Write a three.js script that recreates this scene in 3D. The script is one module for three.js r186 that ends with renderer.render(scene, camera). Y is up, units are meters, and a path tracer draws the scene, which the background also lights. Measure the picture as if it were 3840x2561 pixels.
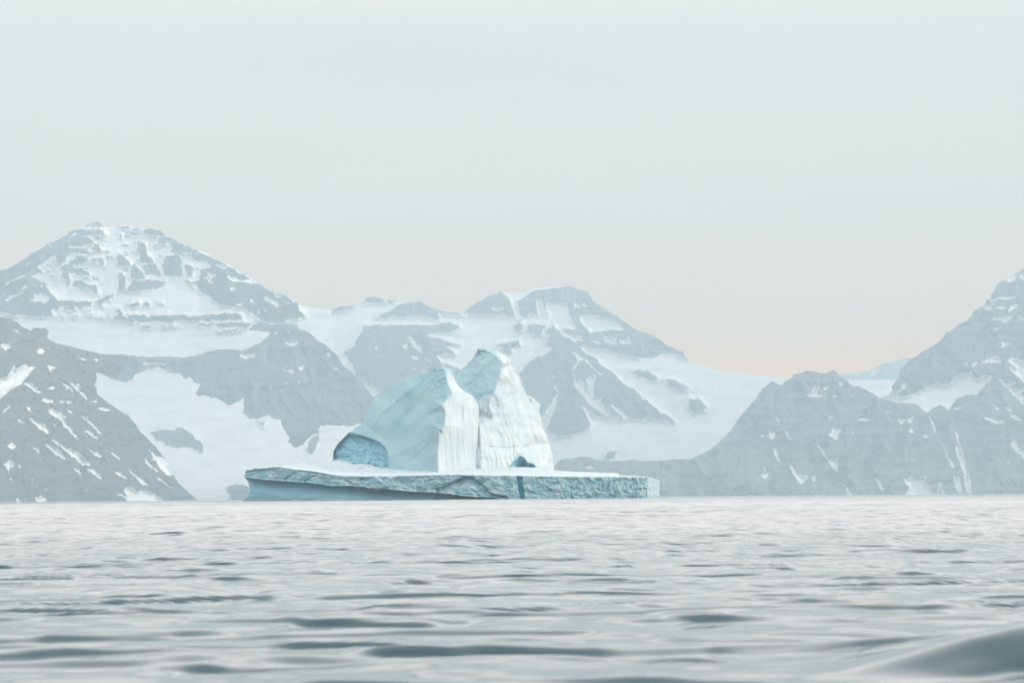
import * as THREE from 'three';
import { ImprovedNoise } from 'three/addons/math/ImprovedNoise.js';
import { mergeGeometries } from 'three/addons/utils/BufferGeometryUtils.js';

// ---------------------------------------------------------------- camera, sky, sun, haze, exposure
const scene = new THREE.Scene();
const EYE = 0.8;                                   // height of the eye above the water
const W = 3840, H = 2561, VFOV = 18;
const FOCAL = H / 2 / Math.tan(THREE.MathUtils.degToRad(VFOV / 2));
const camera = new THREE.PerspectiveCamera(VFOV, W / H, 0.5, 60000);
camera.position.set(0, EYE, 0);
camera.rotation.order = 'YXZ';
camera.rotation.x = Math.atan((1866 - H / 2) / FOCAL);
camera.rotation.z = -THREE.MathUtils.degToRad(0.46);
camera.focus = 1000; camera.userData.fStop = 4;
camera.updateMatrixWorld(true);

const SUN = new THREE.Vector3(0.93, 0.33, 0.12).normalize();
const sun = new THREE.DirectionalLight(new THREE.Color(1.0, 0.89, 0.78), 2.8);
sun.position.copy(SUN).multiplyScalar(3000).add(new THREE.Vector3(0, 0, -1800));
sun.target.position.set(0, 0, -1800);
sun.shadow.radius = 6;
sun.castShadow = true;
Object.assign(sun.shadow.camera, { left: -6000, right: 6000, top: 3000, bottom: -3000, near: 1, far: 20000 });
sun.shadow.mapSize.set(4096, 4096);
scene.add(sun, sun.target);

scene.fog = new THREE.FogExp2(new THREE.Color(0.67, 0.885, 1.0), 0.00015);

const lerp = (a, b, t) => a + (b - a) * t, clamp = (x, a, b) => Math.min(b, Math.max(a, x));
const smooth = (a, b, x) => { const t = clamp((x - a) / (b - a), 0, 1); return t * t * (3 - 2 * t); };
const NOISE = new ImprovedNoise();
const noise = (x, y, z = 0.37) => NOISE.noise(x, y, z);
function fbm(x, y, z, oct = 4, gain = 0.5) { let s = 0, a = 1, f = 1; for (let i = 0; i < oct; i++) { s += a * noise(x * f + i * 17.3, y * f + i * 9.1, z + i * 3.7); a *= gain; f *= 2.03; } return s; }
const ridged = (x, y, z, oct = 4) => { let s = 0, a = 1, f = 1; for (let i = 0; i < oct; i++) { s += a * (1 - 2 * Math.abs(noise(x * f + i * 11.9, y * f + i * 5.3, z + i * 2.9))); a *= 0.5; f *= 2.07; } return s; };
function rng(seed) { let s = seed >>> 0; return () => { s = (s + 0x6d2b79f5) >>> 0; let t = Math.imul(s ^ (s >>> 15), 1 | s); t = (t + Math.imul(t ^ (t >>> 7), 61 | t)) ^ t; return ((t ^ (t >>> 14)) >>> 0) / 4294967296; }; }

// a high thin overcast: pale all over, a little warmer low down, with an added bright belt above the view to whiten the water
{
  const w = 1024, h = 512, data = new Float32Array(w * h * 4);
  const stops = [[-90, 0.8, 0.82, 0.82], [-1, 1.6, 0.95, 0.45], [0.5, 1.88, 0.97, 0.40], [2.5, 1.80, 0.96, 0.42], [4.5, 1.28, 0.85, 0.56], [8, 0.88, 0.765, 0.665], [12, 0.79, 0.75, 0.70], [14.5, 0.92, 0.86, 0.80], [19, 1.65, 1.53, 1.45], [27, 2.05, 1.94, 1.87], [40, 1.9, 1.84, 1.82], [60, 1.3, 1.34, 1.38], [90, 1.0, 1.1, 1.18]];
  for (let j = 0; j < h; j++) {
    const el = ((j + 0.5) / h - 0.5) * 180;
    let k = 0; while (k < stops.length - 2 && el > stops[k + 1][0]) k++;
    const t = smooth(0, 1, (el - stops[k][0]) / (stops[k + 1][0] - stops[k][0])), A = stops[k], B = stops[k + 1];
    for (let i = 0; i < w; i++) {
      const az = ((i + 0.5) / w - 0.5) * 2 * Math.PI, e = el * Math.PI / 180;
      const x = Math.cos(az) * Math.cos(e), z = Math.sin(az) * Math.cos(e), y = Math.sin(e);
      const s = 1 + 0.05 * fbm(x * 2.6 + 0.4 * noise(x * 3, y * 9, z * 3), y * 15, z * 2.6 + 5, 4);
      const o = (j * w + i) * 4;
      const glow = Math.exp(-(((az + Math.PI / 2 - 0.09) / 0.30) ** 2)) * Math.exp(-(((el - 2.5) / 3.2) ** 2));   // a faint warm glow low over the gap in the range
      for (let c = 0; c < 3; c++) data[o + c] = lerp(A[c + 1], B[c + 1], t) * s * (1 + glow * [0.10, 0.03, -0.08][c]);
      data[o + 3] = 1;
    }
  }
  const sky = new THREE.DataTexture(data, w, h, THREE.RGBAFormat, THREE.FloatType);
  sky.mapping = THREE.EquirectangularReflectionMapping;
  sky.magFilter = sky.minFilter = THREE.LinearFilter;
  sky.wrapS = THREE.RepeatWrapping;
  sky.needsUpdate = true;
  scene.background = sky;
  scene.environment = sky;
}
const renderer = new THREE.WebGLRenderer({ antialias: true });
renderer.toneMapping = THREE.LinearToneMapping;
renderer.toneMappingExposure = 1.24;
renderer.shadowMap.enabled = true;
renderer.shadowMap.type = THREE.PCFSoftShadowMap;

// ---------------------------------------------------------------- helpers
const taken = new Map();
function numbered(name) { const n = taken.get(name) ?? 0; taken.set(name, n + 1); return n ? name + '_' + String(n).padStart(3, '0') : name; }
function describe(o, { label, category, group, kind } = {}) {
  if (label) o.userData.label = label;
  if (category) o.userData.category = category;
  if (group) o.userData.group = group;
  if (kind) o.userData.kind = kind;
  return o;
}
function mesh(name, geometry, material, parent) {
  const m = new THREE.Mesh(geometry, material);
  m.name = numbered(name); m.castShadow = m.receiveShadow = true;
  parent.add(m);
  return m;
}
// the point at a given distance in front of the eye that lies in the direction of a place in the view
const camMatrix = camera.matrixWorld.elements;
function at(x, y, depth) {
  const a = (x - W / 2) / FOCAL, b = (H / 2 - y) / FOCAL, m = camMatrix;
  const dx = m[0] * a + m[4] * b - m[8], dy = m[1] * a + m[5] * b - m[9], dz = m[2] * a + m[6] * b - m[10], k = depth / -dz;
  return [dx * k, EYE + dy * k, dz * k];
}
// outlines are measured in pieces of the view: origin and scale of the piece, then places inside it
const view = (x0, y0, s) => (...n) => { const p = []; for (let i = 0; i < n.length; i += 2) p.push([x0 + n[i] * s, y0 + n[i + 1] * s]); return p; };
const view3 = (x0, y0, s) => (...n) => { const p = []; for (let i = 0; i < n.length; i += 3) p.push([x0 + n[i] * s, y0 + n[i + 1] * s, n[i + 2]]); return p; };

// signed distance to a closed outline, positive inside
function signedDistance(p, x, y) {
  let d = 1e9, inside = false;
  for (let i = 0, j = p.length - 1; i < p.length; j = i++) {
    const ax = p[j][0], ay = p[j][1], bx = p[i][0], by = p[i][1], ex = bx - ax, ey = by - ay, wx = x - ax, wy = y - ay;
    const t = clamp((wx * ex + wy * ey) / (ex * ex + ey * ey + 1e-9), 0, 1), qx = wx - ex * t, qy = wy - ey * t;
    d = Math.min(d, qx * qx + qy * qy);
    if ((ay > y) !== (by > y) && x < ex * (y - ay) / ey + ax) inside = !inside;
  }
  return inside ? Math.sqrt(d) : -Math.sqrt(d);
}
function lineDistance(p, x, y) {
  let d = 1e9;
  for (let i = 1; i < p.length; i++) {
    const ax = p[i - 1][0], ay = p[i - 1][1], ex = p[i][0] - ax, ey = p[i][1] - ay, wx = x - ax, wy = y - ay;
    const t = clamp((wx * ex + wy * ey) / (ex * ex + ey * ey + 1e-9), 0, 1), qx = wx - ex * t, qy = wy - ey * t;
    d = Math.min(d, qx * qx + qy * qy);
  }
  return Math.sqrt(d);
}
function boundsOf(p) { let a = 1e9, b = 1e9, c = -1e9, d = -1e9; for (const [x, y] of p) { a = Math.min(a, x); b = Math.min(b, y); c = Math.max(c, x); d = Math.max(d, y); } return [a, b, c, d]; }

// Delaunay triangles through measured points, used to lay a surface through them
function triangulate(pts) {
  const P = pts.concat([[-9e4, -9e4, 0], [9e4, -9e4, 0], [0, 9e4, 0]]), n = pts.length;
  let T = [[n, n + 1, n + 2]];
  const circle = (t) => { const [a, b, c] = t.map((i) => P[i]), d = 2 * (a[0] * (b[1] - c[1]) + b[0] * (c[1] - a[1]) + c[0] * (a[1] - b[1]));
    const A = a[0] ** 2 + a[1] ** 2, B = b[0] ** 2 + b[1] ** 2, C = c[0] ** 2 + c[1] ** 2;
    const x = (A * (b[1] - c[1]) + B * (c[1] - a[1]) + C * (a[1] - b[1])) / d, y = (A * (c[0] - b[0]) + B * (a[0] - c[0]) + C * (b[0] - a[0])) / d;
    return [x, y, (x - a[0]) ** 2 + (y - a[1]) ** 2]; };
  let C = T.map(circle);
  for (let i = 0; i < n; i++) {
    const bad = T.map((t, k) => (P[i][0] - C[k][0]) ** 2 + (P[i][1] - C[k][1]) ** 2 < C[k][2]), edges = new Map();
    T.forEach((t, k) => { if (bad[k]) for (let e = 0; e < 3; e++) { const u = t[e], v = t[(e + 1) % 3], key = Math.min(u, v) + '_' + Math.max(u, v); edges.set(key, edges.has(key) ? null : [u, v]); } });
    T = T.filter((t, k) => !bad[k]); C = C.filter((c, k) => !bad[k]);
    for (const e of edges.values()) if (e) { const t = [e[0], e[1], i]; T.push(t); C.push(circle(t)); }
  }
  return T.filter((t) => t.every((i) => i < n));
}

// A surface seen from the front, on a grid of places in the view: each place has its own distance, so the surface has real slopes, ledges and hollows.
// outline: where it is; depth(x, y): its distance; shapes: areas of another material on it, cut out exactly along their (roughened) edges; a far side closes it.
function relief(o) {
  const step = o.step ?? 4, b = boundsOf(o.outline), x0 = b[0] - step * 2, y0 = b[1] - step * 6, nx = Math.ceil((b[2] + step * 2 - x0) / step) + 1, ny = Math.ceil((b[3] + step * 2 - y0) / step) + 1;
  const N = nx * ny, edge = new Float32Array(N), f = new Float32Array(N).fill(o.base === 'b' ? 30 : -30), wx = new Float32Array(N), wy = new Float32Array(N), wl = o.wave ?? 26, seed = o.seed ?? 1;
  for (let j = 0, k = 0; j < ny; j++) for (let i = 0; i < nx; i++, k++) {
    const x = x0 + i * step, y = y0 + j * step;
    wx[k] = noise(x / wl, y / wl, seed) + 0.55 * noise(x / wl * 2.7, y / wl * 2.7, seed + 4) + 0.5 * noise(x / wl * 5.3, y / wl * 6.1, seed + 14);
    wy[k] = noise(x / wl, y / wl, seed + 8) + 0.55 * noise(x / wl * 2.7, y / wl * 2.7, seed + 12) + 0.5 * noise(x / wl * 5.3, y / wl * 6.1, seed + 19);
    const r = o.rough ?? 4;
    edge[k] = signedDistance(o.outline, x + wx[k] * r * 0.6, y + wy[k] * r);
  }
  for (const s of o.shapes ?? []) {
    const a = s.a ?? o.amp ?? 6, m = a * 2 + step * 3, c = boundsOf(s.p), i0 = Math.max(0, Math.floor((c[0] - m - x0) / step)), i1 = Math.min(nx - 1, Math.ceil((c[2] + m - x0) / step)), j0 = Math.max(0, Math.floor((c[1] - m - y0) / step)), j1 = Math.min(ny - 1, Math.ceil((c[3] + m - y0) / step));
    for (let j = j0; j <= j1; j++) for (let i = i0; i <= i1; i++) {
      const k = j * nx + i, d = clamp(signedDistance(s.p, x0 + i * step + wx[k] * a, y0 + j * step + wy[k] * a), -30, 30);
      f[k] = s.to === 'b' ? Math.max(f[k], d) : Math.min(f[k], -d);
    }
  }
  if (o.spread) for (let j = 0, k = 0; j < ny; j++) for (let i = 0; i < nx; i++, k++) f[k] = o.spread(f[k], x0 + i * step, y0 + j * step);
  const pos = new Float32Array(N * 3), nor = new Float32Array(N * 3), dep = new Float32Array(N);
  for (let j = 0, k = 0; j < ny; j++) for (let i = 0; i < nx; i++, k++) {
    const x = x0 + i * step, y = y0 + j * step, p = at(x, y, dep[k] = o.depth(x, y, f[k], edge[k], o.wallDepth));
    pos[3 * k] = p[0] - (o.origin?.[0] ?? 0); pos[3 * k + 1] = p[1] - (o.origin?.[1] ?? 0); pos[3 * k + 2] = p[2] - (o.origin?.[2] ?? 0);
  }
  for (let j = 0, k = 0; j < ny; j++) for (let i = 0; i < nx; i++, k++) {
    const l = j * nx + Math.max(0, i - 1), r = j * nx + Math.min(nx - 1, i + 1), u = Math.max(0, j - 1) * nx + i, d = Math.min(ny - 1, j + 1) * nx + i;
    const ax = pos[3 * r] - pos[3 * l], ay = pos[3 * r + 1] - pos[3 * l + 1], az = pos[3 * r + 2] - pos[3 * l + 2], bx = pos[3 * u] - pos[3 * d], by = pos[3 * u + 1] - pos[3 * d + 1], bz = pos[3 * u + 2] - pos[3 * d + 2];
    let X = ay * bz - az * by, Y = az * bx - ax * bz, Z = ax * by - ay * bx; const L = Math.hypot(X, Y, Z) || 1;
    nor[3 * k] = X / L; nor[3 * k + 1] = Y / L; nor[3 * k + 2] = Z / L;
  }
  const sides = [0, 1].map(() => ({ p: [], n: [], s: [], index: [], key: new Map() }));
  // a corner of a cut triangle: [key, place, normal, view x, view y]
  const corner = (k) => ({ key: k, p: [pos[3 * k], pos[3 * k + 1], pos[3 * k + 2]], n: [nor[3 * k], nor[3 * k + 1], nor[3 * k + 2]], s: [x0 + (k % nx) * step, y0 + Math.floor(k / nx) * step], e: edge[k], f: f[k] });
  const between = (a, c, t, kind) => { const mix = (u, v) => u.map((q, i) => q + (v[i] - q) * t); const lo = String(a.key) < String(c.key); return { key: kind + (lo ? a.key + '|' + c.key : c.key + '|' + a.key), p: mix(a.p, c.p), n: mix(a.n, c.n), s: mix(a.s, c.s), e: a.e + (c.e - a.e) * t, f: a.f + (c.f - a.f) * t }; };
  const cut = (poly, what, sign) => { const r = []; for (let i = 0; i < poly.length; i++) { const a = poly[i], c = poly[(i + 1) % poly.length], va = a[what] * sign, vc = c[what] * sign; if (va >= 0) r.push(a); if ((va >= 0) !== (vc >= 0)) r.push(between(a, c, va / (va - vc), what)); } return r; };
  const put = (side, v) => { const S = sides[side]; let i = S.key.get(v.key); if (i === undefined) { i = S.p.length / 3; S.key.set(v.key, i); S.p.push(...v.p); S.n.push(...v.n); S.s.push(...v.s); } return i; };
  const grid = [new Int32Array(N).fill(-1), new Int32Array(N).fill(-1)];
  const putGrid = (side, k) => { if (grid[side][k] < 0) { const S = sides[side]; grid[side][k] = S.p.length / 3; S.key.set(k, grid[side][k]); S.p.push(pos[3 * k], pos[3 * k + 1], pos[3 * k + 2]); S.n.push(nor[3 * k], nor[3 * k + 1], nor[3 * k + 2]); S.s.push(x0 + (k % nx) * step, y0 + Math.floor(k / nx) * step); } return grid[side][k]; };
  for (let j = 0; j < ny - 1; j++) for (let i = 0; i < nx - 1; i++) {
    const k = j * nx + i;
    for (const t of [[k, k + nx, k + 1], [k + 1, k + nx, k + nx + 1]]) {
      const e = t.map((q) => edge[q] >= 0), g = t.map((q) => f[q] >= 0);
      if (!e[0] && !e[1] && !e[2]) continue;
      if (e[0] && e[1] && e[2] && g[0] === g[1] && g[1] === g[2]) { const side = g[0] ? 1 : 0; sides[side].index.push(putGrid(side, t[0]), putGrid(side, t[1]), putGrid(side, t[2])); continue; }
      const poly = cut(t.map(corner), 'e', 1);
      for (const side of [0, 1]) {
        const part = cut(poly, 'f', side ? 1 : -1);
        for (let q = 1; q + 1 < part.length; q++) sides[side].index.push(put(side, part[0]), put(side, part[q]), put(side, part[q + 1]));
      }
    }
  }
  // the far side, coarser, meeting the front along the outline
  const bs = step * (o.coarse ?? 5), bx = Math.ceil((b[2] - b[0]) / bs) + 3, by = Math.ceil((b[3] - b[1]) / bs) + 3, bp = [], bi = [], be = [];
  for (let j = 0; j < by; j++) for (let i = 0; i < bx; i++) {
    let x = b[0] + (i - 1) * bs, y = b[1] + (j - 1) * bs; const d = signedDistance(o.outline, x, y);
    const gi = clamp(Math.round((x - x0) / step), 0, nx - 1), gj = clamp(Math.round((y - y0) / step), 0, ny - 1);
    const p = at(x, y, dep[gj * nx + gi] + 1 + (o.thick ?? 40) * Math.sqrt(Math.max(0, d - step)));
    bp.push(p[0] - (o.origin?.[0] ?? 0), p[1] - (o.origin?.[1] ?? 0), p[2] - (o.origin?.[2] ?? 0)); be.push(d);
  }
  for (let j = 0; j < by - 1; j++) for (let i = 0; i < bx - 1; i++) { const k = j * bx + i; for (const t of [[k, k + 1, k + bx], [k + 1, k + bx + 1, k + bx]]) if (t.every((q) => be[q] > step * 0.8)) bi.push(...t); }
  const back = new THREE.BufferGeometry(); back.setAttribute('position', new THREE.Float32BufferAttribute(bp, 3)); back.setIndex(bi); back.computeVertexNormals();
  return { sides, back };
}
function geometryOf(S, index, paint) {
  const p = [], n = [], c = [], u = [], remap = new Map(), out = [];
  for (const i of index) {
    let j = remap.get(i);
    if (j === undefined) {
      j = p.length / 3; remap.set(i, j);
      p.push(S.p[3 * i], S.p[3 * i + 1], S.p[3 * i + 2]); n.push(S.n[3 * i], S.n[3 * i + 1], S.n[3 * i + 2]);
      c.push(...paint(S.p[3 * i], S.p[3 * i + 1], S.p[3 * i + 2], S.s[2 * i], S.s[2 * i + 1])); u.push(S.p[3 * i] , S.p[3 * i + 1]);
    }
    out.push(j);
  }
  const g = new THREE.BufferGeometry();
  g.setAttribute('position', new THREE.Float32BufferAttribute(p, 3)); g.setAttribute('normal', new THREE.Float32BufferAttribute(n, 3));
  g.setAttribute('color', new THREE.Float32BufferAttribute(c, 3)); g.setAttribute('uv', new THREE.Float32BufferAttribute(u, 2));
  g.setIndex(out);
  return g;
}
// the separate pieces of one side, largest first: [triangle corners, area in the view]
function pieces(S) {
  const up = Array.from({ length: S.p.length / 3 }, (_, i) => i), find = (i) => { while (up[i] !== i) i = up[i] = up[up[i]]; return i; };
  for (let t = 0; t < S.index.length; t += 3) { const a = find(S.index[t]); up[find(S.index[t + 1])] = a; up[find(S.index[t + 2])] = find(a); }
  const lists = new Map();
  for (let t = 0; t < S.index.length; t += 3) {
    const r = find(S.index[t]); if (!lists.has(r)) lists.set(r, [[], 0]);
    const L = lists.get(r), [a, b, c] = [S.index[t], S.index[t + 1], S.index[t + 2]], s = S.s;
    L[0].push(a, b, c); L[1] += Math.abs((s[2 * b] - s[2 * a]) * (s[2 * c + 1] - s[2 * a + 1]) - (s[2 * c] - s[2 * a]) * (s[2 * b + 1] - s[2 * a + 1])) / 2;
  }
  return [...lists.values()].sort((a, b) => b[1] - a[1]);
}

const rockMaterial = new THREE.MeshStandardMaterial({ color: 0xffffff, vertexColors: true, roughness: 0.95 });
const snowMaterial = new THREE.MeshStandardMaterial({ color: 0xffffff, vertexColors: true, roughness: 0.85 });
const farSide = new THREE.MeshStandardMaterial({ color: new THREE.Color(0.3, 0.32, 0.33), roughness: 1 });

// ---------------------------------------------------------------- mountains and glaciers
const A0 = view(0, 0, 3840 / 2351), V3 = view(0, 800, 1200 / 2351), V4 = view(0, 1150, 1000 / 2091), V5 = view(900, 1050, 1100 / 2351), V6 = view(1700, 1000, 1200 / 2351);
const M1 = view(0, 820, 640 / 2351), M2 = view(560, 820, 640 / 2351), R1 = view(3000, 980, 840 / 2271), R2 = view(2400, 1350, 1440 / 2351), S0 = view(0, 0, 1);
const FOOT = 1905;                                // the slopes run on a little under the water
const rocks = (...l) => l.map((p) => ({ to: 'b', p })), snows = (...l) => l.map((p) => ({ to: 'a', p }));
const soft = (a, l) => l.map((s) => ({ ...s, a }));

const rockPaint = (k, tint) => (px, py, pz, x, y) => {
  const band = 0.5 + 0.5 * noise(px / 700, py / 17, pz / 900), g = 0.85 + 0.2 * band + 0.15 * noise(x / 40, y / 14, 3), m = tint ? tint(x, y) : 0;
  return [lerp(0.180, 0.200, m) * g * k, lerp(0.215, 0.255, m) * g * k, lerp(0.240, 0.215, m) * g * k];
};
const snowPaint = (k) => (px, py, pz, x, y) => {
  const d = 0.5 + 0.5 * fbm(x / 90 + 0.5 * noise(x / 40, y / 30, 5), y / 26, 7, 4), c = fbm(x / 24 + y / 50, y / 6, 17, 3), g = k * (0.83 - 0.15 * smooth(0.4, 0.9, d) - 0.09 * smooth(0.1, 0.7, c));
  return [g * 0.97, g, g * 1.01];
};
function mountain(name, o) {
  const root = new THREE.Group(); root.name = numbered(name); scene.add(root);
  describe(root, { label: o.label, kind: 'structure' });
  const seed = o.seed, amount = 0.6 * (o.amount ?? 90), size = o.size ?? 1;
  const spec = { step: 4, thick: 26, ...o, depth(x, y, f) {
    const d0 = typeof o.far === 'function' ? o.far(x, y) : o.far, h = Math.max(-40, (1868 - y - (x - 1920) * 0.008) * d0 / FOCAL);
    const gx = x + 70 * noise(x / 170, y / 150, seed + 11) + 24 * noise(x / 50, y / 44, seed + 13), gully = ridged(gx / (120 * size) + y / 420, y / 300, seed, 3), fine = fbm(x / 21, y / 15, seed + 3, 3), ledge = noise(x / 130, h / 26, seed + 5);
    const bare = smooth(-16, 3, f ?? 30), bulk = noise(x / 210, y / 170, seed + 9);
    return d0 + (o.slope ?? 0.9) * h - amount * (0.5 * bulk + 0.55 * gully * (o.gully ?? 1) * lerp(0.10, 1, bare)) - (o.detail ?? 0.75) * (lerp(0.5, 5, bare) * fine + lerp(1, 9, bare) * ledge + clamp(f ?? 0, -3, 3) * 0.7);
  } };
  const { sides, back } = relief(spec), mainSide = o.base === 'b' ? 1 : 0, other = 1 - mainSide;
  const paint = [snowPaint(o.snow ?? 1), rockPaint(o.rock ?? 1, o.tint)], mats = [snowMaterial, rockMaterial];
  const names = o.names ?? (mainSide ? ['rock_face', 'snow_patch', 'snow_speckle'] : ['snowfield', 'rock_outcrop', 'rock_speckle']);
  mesh(names[0], geometryOf(sides[mainSide], sides[mainSide].index, paint[mainSide]), mats[mainSide], root);
  const rest = []; let n = 0;
  for (const [index, area] of pieces(sides[other])) {
    if (area > 90 && n < 110) { n++; mesh(names[1], geometryOf(sides[other], index, paint[other]), mats[other], root); } else for (const i of index) rest.push(i);
  }
  if (rest.length) describe(mesh(names[2], geometryOf(sides[other], rest, paint[other]), mats[other], root), { kind: 'stuff' });
  mesh('far_slope', back, farSide, root);
  return root;
}
// small scattered flecks of the other material, strung along the layers of the rock
const flecks = (seed, level, sx, sy, where) => (f, x, y) => {
  const w = where ? where(x, y) : 1; if (w <= 0) return f;
  const n = fbm(x / sx + noise(x / 60, y / 60, seed) * 1.2, y / sy, seed, 3);
  return n > level / w ? (f > 0 ? Math.min(f, (level / w - n) * 14) : f) : f;
};

// far pale ridge behind everything, on the right
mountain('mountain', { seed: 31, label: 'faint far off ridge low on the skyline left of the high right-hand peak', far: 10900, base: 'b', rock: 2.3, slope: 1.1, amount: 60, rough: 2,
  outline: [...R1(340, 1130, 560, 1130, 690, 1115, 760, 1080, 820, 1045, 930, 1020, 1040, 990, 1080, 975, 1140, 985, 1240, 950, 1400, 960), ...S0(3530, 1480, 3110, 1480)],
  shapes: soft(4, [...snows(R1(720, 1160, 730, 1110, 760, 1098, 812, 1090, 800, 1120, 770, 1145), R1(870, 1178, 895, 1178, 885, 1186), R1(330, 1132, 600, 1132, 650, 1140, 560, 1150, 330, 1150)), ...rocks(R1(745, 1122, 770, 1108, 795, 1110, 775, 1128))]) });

// snow saddle between the right-hand hills
mountain('glacier', { seed: 33, label: 'smooth pale snow saddle between the two right-hand mountains', far: 9600, base: 'a', slope: 2.2, amount: 30, rough: 1.5, gully: 0.4,
  outline: [...R1(300, 1201, 1100, 1200, 1250, 1240, 1250, 1560), ...S0(3300, 1560, 3110, 1560)] });

// high peak at the right edge
mountain('mountain', { seed: 35, label: 'high dark stepped mountain cut off by the right edge of the view', far: 8100, base: 'b', rough: 5, rock: 1, amount: 110,
  outline: [...R1(2800, -260, 2480, -60, 2330, 30, 2271, 70, 2250, 75, 2230, 110, 2160, 150, 2100, 195, 2035, 208, 1990, 250, 1975, 300, 1950, 340, 1940, 380, 1890, 400, 1870, 450, 1770, 500, 1750, 550, 1700, 600, 1600, 650, 1540, 700, 1490, 725, 1450, 780, 1360, 860, 1290, 885, 1200, 950, 1130, 990, 1080, 1040, 1020, 1090, 1010, 1170, 970, 1220, 930, 1275, 945, 1310, 900, 1345, 800, 1400, 900, 1520), ...S0(3340, 1700, 4100, 1700)],
  shapes: [...snows(R1(780, 1400, 930, 1330, 1000, 1280, 1060, 1250, 1085, 1255, 1060, 1300, 1000, 1355, 1010, 1365, 1180, 1340, 1230, 1295, 1300, 1270, 1400, 1212, 1450, 1240, 1520, 1240, 1570, 1175, 1640, 1130, 1720, 1122, 1755, 1095, 1760, 1172, 1820, 1175, 1880, 1145, 1965, 1160, 1920, 1250, 1880, 1310, 1800, 1380, 1700, 1480, 1300, 1620, 1000, 1600),
      R1(1830, 1015, 1900, 992, 1975, 958, 2020, 950, 2055, 1030, 1950, 1030, 1860, 1035), R1(1660, 1018, 1712, 1003, 1700, 1060, 1685, 1060), R1(1745, 1062, 1770, 1025, 1815, 1008, 1775, 1060),
      R1(2030, 815, 2070, 812, 2125, 798, 2140, 818, 2085, 862, 2045, 895, 2060, 840), R1(1965, 708, 2010, 670, 2045, 655, 2052, 670, 2015, 700),
      R1(1948, 590, 1975, 570, 2020, 556, 2080, 550, 2165, 538, 2150, 580, 2060, 628, 2062, 592, 1985, 592), R1(2115, 500, 2150, 435, 2190, 440, 2235, 438, 2190, 470, 2130, 520),
      R1(1855, 480, 1880, 450, 1950, 442, 1960, 470, 2000, 465, 2060, 445, 2110, 465, 2060, 485, 1990, 472, 1910, 495), R1(1920, 390, 2000, 368, 2120, 355, 2222, 362, 2180, 380, 2050, 385, 1950, 395),
      R1(2080, 212, 2130, 170, 2180, 140, 2230, 140, 2271, 110, 2300, 180, 2290, 215, 2230, 150, 2200, 175, 2140, 203), R1(2205, 520, 2250, 538, 2310, 580, 2280, 595, 2230, 575),
      R1(2105, 1000, 2180, 985, 2290, 1005, 2420, 1060, 2420, 1260, 2271, 1240, 2240, 1190, 2150, 1105, 2135, 1085, 2195, 1080, 2190, 1060, 2150, 1050), R1(2100, 200, 2090, 205, 2160, 175)),
    ...soft(9, snows(R1(2020, 1190, 2100, 1190, 2200, 1225, 2215, 1245, 2120, 1265, 2160, 1275, 2250, 1300, 2262, 1330, 2240, 1350, 2290, 1380, 2330, 1500, 2271, 1480, 2200, 1400, 2130, 1310, 2080, 1250)))],
  spread: flecks(36, 0.56, 24, 7) });

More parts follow.
